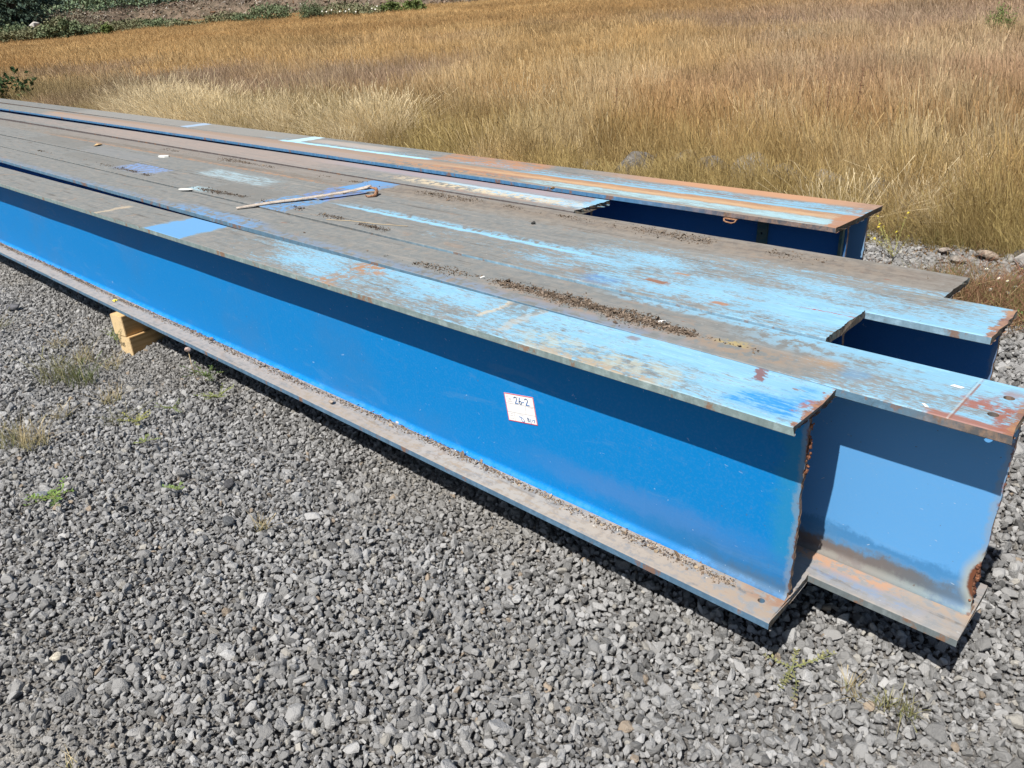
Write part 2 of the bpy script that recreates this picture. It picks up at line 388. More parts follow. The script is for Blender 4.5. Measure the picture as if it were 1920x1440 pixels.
# ------------------------------------------------------------------ gravel
def stone_mat():
    k = Mat('crushed_stone', .85, .25); t = k.attr('tint', 'INSTANCER'); o = k.obj()
    n = k.noise(k.vmul(o, (1, 1, 1)), 2.6, 6, .65); n2 = k.noise(o, 9, 3, .6)
    c = k.mix(k.mul(k.ss(n, .4, .7), .45), t, k.mix(.55, t, (.36, .35, .33)))
    c = k.mix(k.mul(k.ss(n2, .55, .75), .35), c, k.mix(.6, t, (.07, .07, .075)))
    k.bump(k.add(n, k.mul(n2, .5)), .5, .06); return k.base(c)
STONE_MAT = stone_mat()
stones = [hull_stone(100 + i, n=random.choice((12, 15, 19)), flat=random.uniform(.62, .95), elong=random.uniform(1.05, 1.5)) for i in range(16)]
def gravel_points():
    out = []
    # camera-side apron, then the ends and the strip behind the beams
    regions = [(-7.6, 3.0, -2.4, .75, .0155), (-9.6, -7.6, -1.5, .75, .0185), (-1.6, 3.0, .75, 5.6, .022), (-7.0, -1.6, 2.3, 5.2, .034), (-17.0, -9.6, -3.0, .75, .040)]
    for (x0, x1, y0, y1, d) in regions:
        a, b = np.meshgrid(np.arange(x0, x1, d), np.arange(y0, y1, d), indexing='ij'); a = a.ravel(); b = b.ravel()
        a = a + RNG.uniform(-.5, .5, a.size) * d; b = b + RNG.uniform(-.5, .5, b.size) * d
        # inside what the lens (with a step to either side) can see
        v = np.stack([a - CAM.x, b - CAM.y, 0 * a - CAM.z], -1); fz = v @ np.array(fwd); px = v @ np.array(r2) / fz; py = v @ np.array(u2) / fz
        ok = (fz > .15) & (np.abs(px) < 1.25) & (py < .74) & (py > -1.05)
        if d > .022 and y0 > .7: ok &= b < grass_edge(a) + .9
        out.append((a[ok], b[ok], np.full(ok.sum(), d)))
    x = np.concatenate([o_[0] for o_ in out]); y = np.concatenate([o_[1] for o_ in out]); d = np.concatenate([o_[2] for o_ in out])
    return x, y, d
x, y, d = gravel_points(); n = len(x)
pack = pack_f(x, y)
keep = RNG.random(n) > pack * .45; x, y, d, pack = x[keep], y[keep], d[keep], pack[keep]; n = len(x)
size = d * .5 * np.exp(RNG.normal(0, .33, n)) * 1.22
big = RNG.random(n) < .02; size[big] *= 1.6
size = np.where((d < .02), size * (1 + .12 * np.clip((x + 1.8) / 1.5, 0, 1)), size)
z = gravel_h(x, y) + terr(x, y) - .012 + size * .30 - pack * size * .5 + RNG.uniform(-.004, .012, n) * (1 - pack)
grey = (RNG.normal(.335, .085, n) * np.where(RNG.random(n) < .12, .65, 1)).clip(.10, .52); tint = np.stack([grey * 1.0, grey * .995, grey * .985], -1)
dust = np.clip(pack * .8 + .0, 0, 1)[:, None]; tint = tint * (1 - dust * .6) + np.array([.31, .295, .27]) * dust * .6
pale = RNG.random(n) < .035; tint[pale] = np.array([.44, .42, .38]) * RNG.uniform(.75, 1.15, (pale.sum(), 1))
warm = RNG.random(n) < .009; tint[warm] = np.array([.36, .29, .22]) * RNG.uniform(.8, 1.2, (warm.sum(), 1))
rot = np.stack([RNG.normal(0, .8, n), RNG.normal(0, .8, n), RNG.uniform(0, 6.28, n)], -1)
scl = size[:, None] * RNG.uniform(.8, 1.15, (n, 3))
scatter('gravel', stones, np.stack([x, y, z], -1), rot, scl, tint, RNG.integers(0, 16, n), STONE_MAT, 'loose grey crushed stone covering the yard')
# grit between the stones
m = 30000; gx_ = RNG.uniform(-4.5, 2.2, m); gy_ = RNG.uniform(-2.3, 2.2, m)
v = np.stack([gx_ - CAM.x, gy_ - CAM.y, 0 * gx_ - CAM.z], -1); fz = v @ np.array(fwd); ok = (fz > .15) & (np.abs(v @ np.array(r2) / fz) < 1.2) & (np.abs(v @ np.array(u2) / fz) < .95)
ok &= RNG.random(m) < .15 + 1.2 * np.clip((fbm(gx_, gy_, .9, 21) - .48) * 4.5 + np.clip((gx_ - .05) * 1.2, 0, .8), 0, 1)
gx_, gy_ = gx_[ok], gy_[ok]; n = len(gx_); gs = RNG.uniform(.0022, .0055, n)
g_ = RNG.normal(.24, .06, n).clip(.1, .45)
scatter('stone_chips', stones[:6], np.stack([gx_, gy_, gravel_h(gx_, gy_) - .010 + gs * .5], -1), RNG.uniform(0, 6.28, (n, 3)), np.repeat(gs[:, None], 3, 1),
        np.stack([g_, g_ * .97, g_ * .92], -1), RNG.integers(0, 6, n), STONE_MAT, 'pale grit and small chips lying between the gravel stones')

# ------------------------------------------------------------------ the steel beams
TF = .026; TW = .0075
BOT = .167                                  # underside of the bottom flanges, on top of the timbers
def beam(label, x_end, y0, slope, w, dz, top_mat, web_m, bot_mat, jag=.003, top_x0=None, holes_top=(), holes_bot=(), web_end=None, seed=0, length=18.0, far_web_mat=None, top_end=None):
    rr = random.Random(seed); xl = x_end - length
    root = empty('steel_beam', (0, y0, 0), math.atan(slope)); tag(root, label, 'steel beam', 'blue I-beams lying side by side on timbers', 'thing')
    zt = H + dz
    jt = [rr.gauss(0, jag) for _ in range(400)]
    def ex(y, z): i = int(y / w * 30) % 200; return jt[i] + .6 * jt[i + 100] * (1 if z < zt - TF / 2 else -.3)
    tx = x_end if top_end is None else top_end
    me = sweep(plate_profile(0, w, zt - TF, zt, 26), stations(xl, tx), ex, .0012, rr)
    if holes_top: me = cut_holes(me, holes_top, zt - TF, zt)
    me.materials.clear(); link('top_flange', me, top_mat, root)
    me = sweep(plate_profile(0, w, BOT, BOT + TF, 26), stations(xl, x_end), lambda y, z: ex(y, z) * .5, .0008, rr)
    if holes_bot: me = cut_holes(me, holes_bot, BOT, BOT + TF)
    me.materials.clear(); link('bottom_flange', me, bot_mat, root)
    # web, with rolled fillets into both flanges; runs to the flange faces
    zb, zt2 = BOT + TF + .0004, zt - TF - .0004; R = .020; c = w / 2
    zs = [zb + R * (1 - math.cos(a * math.pi / 12)) for a in range(0, 7)]
    zs += list(np.linspace(zb + R * 1.3, zt2 - R * 1.3, 34)) + [zt2 - R * (1 - math.cos(a * math.pi / 12)) for a in range(6, -1, -1)]
    def off(z):
        dd = min(z - zb, zt2 - z)
        return TW + (R - math.sqrt(max(0, R * R - (R - dd) ** 2)) if dd < R else 0)
    prof = [(c - off(z), z) for z in zs] + [(c + off(z), z) for z in reversed(zs)]
    jw = [rr.gauss(0, .0014) for _ in range(80)]
    def exw(y, z):
        i = int((z - zb) / (zt2 - zb) * 60); b = jw[max(0, min(79, i))]
        return b + (web_end(z - H) if web_end else 0)
    me = sweep(prof, stations(xl, x_end - .004), exw)
    me.materials.clear(); wb = link('web', me, web_m, root)
    return root, wb

# --- materials for each beam (positions are distances along and across that beam)
stripe = [(-3.52, -3.15, None, None, .012, .01, MBLUE, .92), (-3.55, -3.12, None, None, .02, .01, LBLUE2, .15)]
mA = flange_mat('paint_front_beam_top', LBLUE, ((-9, .90), (-4.4, .78), (-3.1, .70), (-2.5, .42), (-1.6, .28), (-.6, .20), (.1, .12)), ((0, .60), (.08, .45), (.28, .35)),
    stripe + [(-2.00, -1.86, None, None, .03, .01, (.30, .21, .15), .75, 'blot'), (-1.99, -1.8, .18, None, .03, .02, ORANGE, .8, 'blot'), (-2.0, -1.9, None, .05, .04, .02, ORANGE, .6, 'blot'),
     (-4.20, -4.15, None, .2, .012, .02, CREAM, .45), (-1.165, -1.135, .1, None, .006, .01, CREAM, .55), (-1.02, -.985, .04, None, .006, .01, (.45, .42, .36), .5), (-1.15, -1.0, .17, None, .02, .02, DGREY, .7, 'blot'),
     (-.9, -.35, None, .12, .1, .03, (.50, .52, .42), .45, 'blot'), (-.212, -.180, .185, None, .004, .006, (.20, .075, .06), .85), (-.22, -.15, .195, .235, .008, .008, (.22, .09, .07), .0),
     (-.20, -.02, .03, .12, .03, .02, (.02, .24, .60), .9, 'streak'), (-.10, -.01, .12, .22, .03, .02, (.03, .25, .60), .7, 'streak'), (-.04, .03, .07, .16, .01, .01, (.30, .12, .09), .8, 'blot'),
     (-.62, -.58, .22, .25, .01, .008, RUST, .6), (-.8, -.4, None, .03, .05, .01, (.36, .25, .16), .5, 'blot')],
    edge=(.23, .30, .30), rust_end=-.004, seed=1.3)
mB = flange_mat('paint_second_beam_top', LBLUE, ((-9, .95), (-3, .92), (-1.2, .86), (-.5, .62), (-.2, .40), (.1, .08), (.45, .0)), ((0, .58), (.06, .75), (.16, .70), (.23, .50), (.28, .20)),
    [(-9, -.5, None, .055, .2, .02, LILAC, .75, 'blot'), (-3.9, -3.0, None, .10, .15, .03, MBLUE, .55, 'blot'), (-1.3, -.15, .03, .12, .2, .03, (.30, .21, .14), .55, 'blot'),
     (-.12, -.05, .115, .155, .05, .03, (.38, .24, .13), .85), (-.03, .25, None, .10, .05, .02, (.22, .23, .23), .75, 'fine'), (-.02, .05, .07, .14, .02, .03, (.08, .30, .56), .45, 'streak'),
     (-.40, -.30, .09, .13, .02, .01, (.45, .36, .12), .5, 'blot'), (-.9, .3, .235, None, .12, .015, LBLUE, .8, 'blot'), (-.35, .3, .16, None, .12, .03, LBLUE, .7, 'blot'),
     (.268, .40, .08, .16, .012, .015, (.30, .115, .085), .9, 'blot'), (.345, .5, None, .12, .012, .02, (.28, .11, .08), .9, 'blot'), (.33, .5, .16, .24, .012, .02, (.28, .11, .08), .55, 'blot'),
     (.22, .5, None, .022, .02, .006, (.30, .12, .08), .9), (.262, .267, None, None, .001, .01, (.50, .52, .50), .35, 'sharp'), (.267, .272, None, None, .001, .01, (.25, .12, .09), .8, 'sharp')],
    edge=(.24, .29, .27), seed=4.1, side=(.13, .24, .34), side_rust=(.12, .34), rust_end=.385)
mC1 = flange_mat('paint_third_beam_top', LBLUE, ((-9, .95), (-4.5, .90), (-2.6, .86), (-1.9, .66), (-1.3, .36), (-.6, .18), (0, .10)), ((0, .72), (.05, .58), (.15, .40), (.25, .44), (.29, .4)),
    [(-3.50, -3.16, None, None, .02, .01, MBLUE, .75, 'blot'), (-5.75, -5.15, .1, None, .06, .05, (.17, .30, .60), .8, 'blot'), (-4.35, -4.1, .02, .1, .03, .02, (.42, .65, .75), .7, 'streak'), (-3.0, -1.2, .265, None, .2, .010, (.25, .52, .74), .9),
     (-.89, -.80, .14, .17, .01, .006, (.26, .13, .08), .95), (-.85, -.79, .27, None, .01, .008, ORANGE, .9), (-.59, -.53, .07, .095, .01, .006, (.36, .18, .1), .9), (-.45, -.3, .03, .065, .03, .01, DGREY, .8, 'fine'),
     (-.34, -.14, .205, .209, .005, .001, (.35, .08, .07), .9), (-1.1, -.95, .02, .1, .05, .03, (.04, .24, .6), .6, 'streak'), (-.17, .0, .17, .2, .004, .006, (.3, .1, .08), .8, 'blot'),
     (-4.2, -3.55, .02, .28, .03, .04, DGREY, .55), (-7, -5.8, .1, .27, .05, .04, DGREY, .5)],
    edge=(.30, .42, .50), seed=7.7, side=(.24, .40, .52), side_dirt=(-2.6, -1.4))
mC2 = flange_mat('paint_fourth_beam_top', LBLUE, ((-9, .98), (-3, .95), (-2.2, .82), (-1.5, .45), (-.9, .22), (.3, .12)), ((0, .50), (.05, .55), (.15, .55), (.28, .70)),
    [(-3.50, -3.18, None, None, .02, .01, (.12, .24, .58), .7, 'blot'), (-2.9, -1.0, None, .045, .3, .02, LBLUE, .85, 'blot'), (-1.6, -.2, .20, None, .3, .03, (.26, .26, .24), .5, 'fine'),
     (-.1, .3, .22, None, .1, .03, (.30, .30, .26), .4, 'blot'), (-7.2, -5.9, .0, .2, .06, .04, (.22, .23, .24), .5), (-8.8, -7.4, .02, None, .06, .04, DGREY, .5), (-4.9, -4.0, .02, .2, .1, .03, (.42, .62, .72), .5, 'streak')],
    edge=(.22, .34, .42), seed=2.9, side=(.24, .38, .48), side_dirt=(-1.8, -.8), rust_end=.195)
mD1 = flange_mat('paint_fifth_beam_top', LBLUE, ((-9, .98), (-2, .98), (-1.3, .93), (-.9, .80), (0, .62)), ((0, .05), (.05, .28), (.10, .75), (.18, .98), (.26, 1.0)),
    [(-9, -3.6, .02, .06, .3, .008, ORANGE, .6, 'blot'), (-9, -3.6, .06, .12, .3, .012, (.16, .12, .09), .5, 'streak'), (-3.50, -3.22, None, None, .02, .01, MBLUE, .85), (-3.2, 0, .12, .24, .2, .03, (.15, .12, .10), .6, 'streak'),
     (-3.4, -.1, .06, .26, .2, .03, (.27, .22, .17), .45, 'blot'), (-9, -3.6, .14, .26, .3, .02, (.25, .22, .20), .5)],
    edge=(.12, .15, .16), seed=5.3, dirt_a=(.19, .155, .12))
mD2 = flange_mat('paint_sixth_beam_top', (.32, .54, .72), ((-12, .95), (-4, .9), (-3, .72), (-2.4, .42), (-1.8, .28)), ((0, .78), (.05, .55), (.12, .3), (.2, .55), (.3, .85)),
    [(-3.4, -1.9, .06, .17, .3, .03, (.62, .52, .36), .8, 'blot'), (-4.2, -1.85, .22, None, .3, .02, (.33, .20, .18), .65, 'streak'), (-4.5, -1.85, .19, .3, .3, .03, (.34, .32, .38), .5), (-9, -4.2, None, None, .4, .01, (.34, .28, .25), .45),
     (-1.91, -1.7, .17, None, .008, .01, LBLUE, .95), (-3.1, -2.0, .15, .19, .2, .01, (.40, .58, .70), .7), (-3.0, -1.9, .02, .06, .2, .01, (.40, .26, .2), .5, 'streak'), (-12, -4, .05, .28, 1, .03, (.36, .27, .23), .4, 'streak')],
    edge=(.14, .12, .12), seed=8.8)
mE = flange_mat('paint_seventh_beam_top', (.34, .56, .66), ((-12, .85), (-4, .8), (-2.6, .55), (-.6, .25)), ((0, .62), (.1, .5), (.3, .6)),
    [(-12, -.6, .135, .245, .3, .018, (.47, .285, .155), .9), (-12, -.6, .15, .20, .5, .008, (.52, .38, .24), .6, 'streak'), (-12, -.6, .19, .25, .5, .01, (.27, .15, .10), .6, 'streak'), (-12, -3.4, .12, .26, .8, .02, (.27, .22, .19), .8), (-4.2, -2.7, .02, .15, .3, .02, (.44, .24, .13), .75, 'blot'), (-3.5, -2.3, .09, .14, .3, .01, (.33, .14, .08), .6, 'streak'),
     (-2.6, -.66, .03, .125, .15, .012, (.36, .56, .62), .85, 'streak'), (-12, -4.2, .0, .14, .3, .02, (.38, .29, .25), .6), (-2.6, -.6, None, .025, .3, .006, (.28, .24, .20), .7), (-.70, -.5, None, None, .008, .01, (.38, .19, .11), .85),
     (-2.8, -.6, .25, .285, .3, .008, LBLUE, .9), (-5.9, -3.8, .25, .3, .06, .01, (.36, .66, .84), .9)],
    edge=(.10, .22, .36), seed=3.3, side=(.09, .24, .44), side_rust=(-1.9, -1.0))
mF = flange_mat('paint_eighth_beam_top', LBLUE, ((-14, .98), (-7, .95), (-5.9, .62), (-4.0, .62), (-2.8, .50), (-.6, .40)), ((0, .2), (.12, .4), (.3, .85)),
    [(-3.9, -2.85, None, None, .05, .01, (.42, .21, .11), .9, 'streak'), (-2.2, -.6, .17, None, .5, .03, (.50, .27, .15), .85), (-2.85, -1.0, .09, .10, .3, .003, (.3, .12, .08), .6), (-.75, -.5, None, None, .02, .01, (.30, .20, .15), .8, 'blot'),
     (-5.95, -5.75, None, None, .02, .01, (.5, .75, .88), .8), (-12, -6, None, None, .3, .02, (.30, .29, .27), .5), (-8.3, -8.1, None, None, .03, .01, (.35, .5, .7), .7), (-5.7, -4.5, .06, .2, .2, .03, (.42, .37, .33), .7)],
    edge=(.15, .13, .12), seed=6.1)
def bot_mat(name, seed, x0, warm):
    return flange_mat(name, (.16, .32, .55), ((-9, .95), (-3, .85), (x0, .92)), ((0, .62), (.05, .78), (.13, .66)), [(x0 - .12, x0 + .1, .08, .16, .03, .03, (.42, .28, .18), .7, 'blot'),
        (x0 - .5, x0 + .1, .03, .10, .2, .02, (.30, .255, .215), .6, 'blot')] + ([(x0 - .55, x0 - .18, .06, .12, .06, .02, (.46, .26, .16), .8, 'blot'), (x0 - .4, x0 - .1, .02, .06, .06, .02, (.10, .25, .47), .45, 'blot')] if warm else
        [(-.7, .1, .0, .12, .3, .02, (.33, .23, .15), .7, 'blot'), (-2.6, -.4, .0, .06, .4, .015, (.36, .27, .18), .6, 'streak'), (-.12, .1, .07, .13, .03, .02, (.26, .12, .07), .6, 'blot'), (-9, x0 - 1, .0, .11, .4, .02, (.34, .32, .31), .5, 'blot'), (x0 - 1.5, x0 - .2, .0, .11, .3, .02, (.40, .40, .38), .45, 'blot')]),
        edge=(.10, .19, .29) if not warm else (.17, .20, .21), seed=seed, dirt_a=(.25, .24, .225), dirt_b=(.34, .29, .24))
bA = bot_mat('paint_front_beam_foot', 11.0, 0.0, False); bB = bot_mat('paint_second_beam_foot', 13.0, .395, True)
HB = H
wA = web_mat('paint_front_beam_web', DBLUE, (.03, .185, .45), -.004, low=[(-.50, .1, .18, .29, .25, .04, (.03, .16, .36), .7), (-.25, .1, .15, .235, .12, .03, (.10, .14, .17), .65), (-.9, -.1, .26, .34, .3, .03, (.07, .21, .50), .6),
     (-18, .1, .10, .196, .2, .012, (.10, .31, .64), .35), (-.07, .1, .3, .7, .03, .04, (.03, .25, .42), .5)], speck=.35)  # lighter blue strip along the foot paints a glow on the web
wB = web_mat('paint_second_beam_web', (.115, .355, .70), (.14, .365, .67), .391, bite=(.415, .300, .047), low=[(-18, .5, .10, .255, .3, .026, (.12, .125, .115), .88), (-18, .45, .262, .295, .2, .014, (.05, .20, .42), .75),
     (-18, .5, .10, .206, .3, .010, (.25, .33, .33), .45), (-.6, .2, .10, .24, .15, .012, (.24, .15, .09), .45)], speck=.8)  # pale strip at the foot paints the highlight on the lower fillet
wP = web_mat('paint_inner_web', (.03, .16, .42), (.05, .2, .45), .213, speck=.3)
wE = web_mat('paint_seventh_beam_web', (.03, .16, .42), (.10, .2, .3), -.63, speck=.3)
wF = web_mat('paint_eighth_beam_web', (.17, .38, .66), (.2, .4, .66), -.66, speck=.3)

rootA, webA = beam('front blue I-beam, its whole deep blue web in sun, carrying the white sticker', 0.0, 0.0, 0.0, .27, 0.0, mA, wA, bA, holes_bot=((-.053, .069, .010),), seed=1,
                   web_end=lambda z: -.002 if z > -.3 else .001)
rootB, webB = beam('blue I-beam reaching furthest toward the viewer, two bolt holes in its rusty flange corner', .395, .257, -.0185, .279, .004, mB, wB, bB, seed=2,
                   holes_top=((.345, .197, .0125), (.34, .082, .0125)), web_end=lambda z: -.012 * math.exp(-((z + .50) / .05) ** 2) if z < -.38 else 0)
mats_plain = bA
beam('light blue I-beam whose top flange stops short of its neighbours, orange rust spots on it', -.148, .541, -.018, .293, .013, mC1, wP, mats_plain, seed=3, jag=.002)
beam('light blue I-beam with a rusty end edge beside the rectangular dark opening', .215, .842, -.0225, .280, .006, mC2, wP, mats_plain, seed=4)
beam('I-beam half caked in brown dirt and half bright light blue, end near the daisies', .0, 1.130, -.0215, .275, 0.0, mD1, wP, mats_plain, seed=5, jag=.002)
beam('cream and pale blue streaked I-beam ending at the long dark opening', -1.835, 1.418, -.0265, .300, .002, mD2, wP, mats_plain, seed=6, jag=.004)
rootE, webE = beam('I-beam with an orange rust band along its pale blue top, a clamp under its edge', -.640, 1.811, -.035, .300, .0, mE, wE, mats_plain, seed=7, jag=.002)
beam('rearmost I-beam beside the tall grass, light blue with an orange far edge', -.665, 2.125, -.045, .285, -.020, mF, wF, mats_plain, seed=8, jag=.002)

# slag left by the torch on the cut web ends
k = Mat('torch_slag', .8, .3); nn = k.noise(k.obj(), 60, 5, .7); k.bump(nn, .8, .01); slag_m = k.base(k.mix(k.ss(nn, .35, .65), (.10, .04, .025), (.30, .13, .07)))
def slag(root, x, y, z0, z1, n, r, seed):
    rr = random.Random(seed); bm = bmesh.new()
    for i in range(n):
        z = rr.uniform(z0, z1); q = r * rr.uniform(.45, 1.1)
        M_ = Matrix.Translation((x + rr.uniform(-.003, .004), y + rr.uniform(-.006, .006), z)) @ Matrix.Diagonal((q * rr.uniform(.6, 1), q * rr.uniform(.7, 1.3), q * rr.uniform(.8, 1.7), 1))
        g = bmesh.ops.create_icosphere(bm, subdivisions=2, radius=1, matrix=M_)
        for v in g['verts']: v.co += Vector((rr.gauss(0, 1), rr.gauss(0, 1), rr.gauss(0, 1))) * q * .10
    me = bpy.data.meshes.new('slag'); bm.to_mesh(me); bm.free()
    me.polygons.foreach_set('use_smooth', [True] * len(me.polygons))
    o = link('slag', me, slag_m, root); return o
slag(rootA, -.002, .135, H - .21, H - .045, 30, .0048, 1)
slag(rootB, .384, .1395, H - .60, H - .45, 40, .0062, 2)
slag(rootB, .390, .1395, H - .22, H - .16, 5, .004, 3)

# cover plate corner on the second beam: none; stiffener plate with a bolt hole and a clamp on the seventh beam
def box_mesh(x0, x1, y0, y1, z0, z1, bev=.0015):
    bm = bmesh.new(); bmesh.ops.create_cube(bm, size=1, matrix=Matrix.Translation(((x0 + x1) / 2, (y0 + y1) / 2, (z0 + z1) / 2)) @ Matrix.Diagonal((x1 - x0, y1 - y0, z1 - z0, 1)))
    if bev: bmesh.ops.bevel(bm, geom=list(bm.edges), offset=bev, segments=2, affect='EDGES')
    me = bpy.data.meshes.new('box'); bm.to_mesh(me); bm.free(); return me
k = Mat('dark_green_plate', .6); pm = k.base(k.mix(k.ss(k.noise(k.obj(), 40, 4), .4, .6), (.06, .13, .13), (.12, .16, .13)))
me = box_mesh(-1.085, -1.030, .128, .1415, H - .42, H - TF - .03)
o_ = bpy.data.objects.new('t', me); COL.objects.link(o_)
bm = bmesh.new(); bmesh.ops.create_cone(bm, cap_ends=True, segments=20, radius1=.006, radius2=.006, depth=.1, matrix=Matrix.Translation((-1.058, .135, H - .115)) @ Matrix.Rotation(math.pi / 2, 4, 'X'))
cm = bpy.data.meshes.new('c'); bm.to_mesh(cm); bm.free(); co = bpy.data.objects.new('c', cm); COL.objects.link(co)
md = o_.modifiers.new('b', 'BOOLEAN'); md.operation = 'DIFFERENCE'; md.object = co
me2 = bpy.data.meshes.new_from_object(o_.evaluated_get(bpy.context.evaluated_depsgraph_get())); bpy.data.objects.remove(o_); bpy.data.objects.remove(co)
me2.materials.clear(); link('splice_plate', me2, pm, rootE)
link('end_stiffener', box_mesh(-.667, -.653, .112, .139, BOT + TF, H - TF - .002), pm, rootE)
k = Mat('rusty_steel', .85); n_ = k.noise(k.obj(), 70, 5, .7); k.bump(n_, .6, .004); rusty = k.base(k.mix(k.ss(n_, .35, .65), (.16, .07, .04), (.42, .24, .14)))
def tube(pts, r, sides=8, closed=False):
    V, Fc = [], []; P_ = [Vector(p) for p in pts]; n = len(P_); rs = r if isinstance(r, (list, tuple)) else [r] * n
    for i, p in enumerate(P_):
        t = (P_[min(i + 1, n - 1)] - P_[max(i - 1, 0)]).normalized(); a = t.orthogonal().normalized() if abs(t.z) > .9 else t.cross(Vector((0, 0, 1))).normalized(); b = t.cross(a)
        for j in range(sides):
            q = 2 * math.pi * j / sides; V.append(p + (a * math.cos(q) + b * math.sin(q)) * rs[i])
    for i in range(n - 1):
        for j in range(sides):
            a0, b0 = i * sides + j, i * sides + (j + 1) % sides; Fc.append((a0, b0, b0 + sides, a0 + sides))
    Fc += [tuple(range(sides))[::-1], tuple(range((n - 1) * sides, n * sides))]
    return mesh('tube', V, Fc, True)
cl = empty('rusty_clamp', (-1.145, 1.80, 0)); cl.location = (-1.16, 1.844, H - TF - .002)
tag(cl, 'small rusty bent clamp hanging under the orange-banded beam, over the long opening', 'clamp')
link('bar', tube([(-.03, -.004, 0), (-.028, -.008, -.012), (-.015, -.010, -.016), (.015, -.010, -.019), (.030, -.008, -.014), (.034, -.004, .0)], .0042), rusty, cl)
link('lip', box_mesh(-.034, .036, -.006, .02, -.0045, -.0005, .001), rusty, cl)

# ------------------------------------------------------------------ timbers under the steel
def wood_mat():
    k = Mat('sawn_fir', .75, .2); o = k.obj(); N = k.xyz(k.nrm()); P = k.xyz(o)
    g = k.noise(k.vmul(o, (60, 2.2, 60)), 1, 5, .6, .6)
    d = k.vmul(o, (1, 0, 1)); n = k.t.nodes.new('ShaderNodeVectorMath'); n.operation = 'LENGTH'; k.put(n.inputs[0], k.vadd(d, (.05, 0, .11)))
    ring = k.math('SINE', k.mul(k.add(n.outputs['Value'], k.mul(k.noise(o, 6, 3), .02)), 900))
    c = k.mix(k.ss(g, .3, .7), (.72, .50, .25), (.52, .32, .14))
    saw = k.math('SINE', k.mul(P[1], 1100)); c = k.mix(k.mul(k.ss(saw, .3, 1), .25), c, (.36, .19, .07))
    e = k.mix(k.ss(ring, -.4, .8), (.82, .64, .38), (.70, .49, .25)); c = k.mix(k.ss(k.math('ABSOLUTE', N[1]), .6, .8), c, e)
    c = k.mix(k.mul(k.ss(k.noise(k.vmul(o, (1, .4, 1)), 14, 5, .7), .48, .68), .5), c, (.30, .22, .14)); c = k.mix(k.mul(k.ss(k.noise(k.vmul(o, (120, 3, 120)), 1, 3, .6), .64, .70), .6), c, (.20, .12, .06))
    k.bump(k.add(g, k.mul(ring, .3)), .3, .002); return k.base(c)
WOOD = wood_mat()
tm = box_mesh(-.062, .062, 0, 2.95, 0, .132, .003); tm.materials.append(WOOD)
rzt = math.radians(9.0)
for (px_, top_, lab, dx) in ((-4.226, .167, 'upper yellow timber bearer, its sawn end jutting out from under the front beam', 0), (-4.215, .034, 'lower timber bearer, half sunk in the gravel under the upper one', .012)):
    o = bpy.data.objects.new('timber_bearer', tm); COL.objects.link(o); o.location = (px_ + dx, -.036 + (0 if top_ > .1 else .006), top_ - .1325); o.rotation_euler = (0, 0, rzt)
    tag(o, lab, 'timber', 'timbers bearing the beams')
for top_ in (.167, .034):
    o = bpy.data.objects.new('timber_bearer', tm); COL.objects.link(o); o.location = (-14.2, -.05, top_ - .1325); o.rotation_euler = (0, 0, rzt)
    tag(o, ('upper' if top_ > .1 else 'lower') + ' timber of the far pair under the beams, in their shadow', 'timber', 'timbers bearing the beams')

# ------------------------------------------------------------------ sticker on the front web
def flat(c): return Mat('ink', .6, .2).base(c)
st = empty('sticker', (-.9985, .1265, H - .322)); st.parent = None
tag(st, 'white red-bordered paper sticker with blue handwriting on the front beam web', 'sticker')
M_ = Matrix(((1, 0, 0), (0, 0, 1), (0, 1, 0)))
# the sticker's own corners on the web plane, in x (along) and z (up)
TL, TR, BR, BL = [Vector((a + .9985, 0, b + .322)) for a, b in ((-1.0772, -.2790), (-.9400, -.2575), (-.9225, -.3600), (-1.0590, -.3835))]
def uv(u, v_, dep=0.0):
    p = (TL * (1 - u) + TR * u) * (1 - v_) + (BL * (1 - u) + BR * u) * v_; return Vector((p.x, -dep, p.z))
def quad(u0, v0, u1, v1, dep): return [uv(u0, v0, dep), uv(u1, v0, dep), uv(u1, v1, dep), uv(u0, v1, dep)]
pv = [uv(a, b, d_) for d_ in (0, .0006) for a, b in ((0, 0), (1, 0), (1, 1), (0, 1))]
link('paper', mesh('paper', pv, [(0, 1, 2, 3), (7, 6, 5, 4), (0, 4, 5, 1), (1, 5, 6, 2), (2, 6, 7, 3), (3, 7, 4, 0)]), flat((.86, .86, .85)), st)
def ribbons(lines_, wd, dep):
    V, Fc = [], []
    for ln in lines_:
        pts = [uv(a, b, dep) for a, b in ln]
        for a, b in zip(pts[:-1], pts[1:]):
            t = (b - a); 
            if t.length < 1e-6: continue
            t.normalize(); nrm = Vector((-t.z, 0, t.x)) * wd / 2; a2, b2 = a - t * wd * .3, b + t * wd * .3
            i = len(V); V += [a2 - nrm, b2 - nrm, b2 + nrm, a2 + nrm]; Fc.append((i, i + 1, i + 2, i + 3))
            dep += .000002
            pts = pts
    return mesh('ribbon', V, Fc)
bd = .018
V, Fc = [], []
for (a, b, c, d_) in ((0, 0, 1, bd * 1.7), (0, 1 - bd * 1.3, 1, 1), (0, bd * 1.7, bd, 1 - bd * 1.3), (1 - bd * 1.2, bd * 1.7, 1, 1 - bd * 1.3)):
    i = len(V); V += quad(a, b, c, d_, .0010); Fc.append((i, i + 1, i + 2, i + 3))
link('red_border', mesh('border', V, Fc), flat((.72, .09, .12)), st)
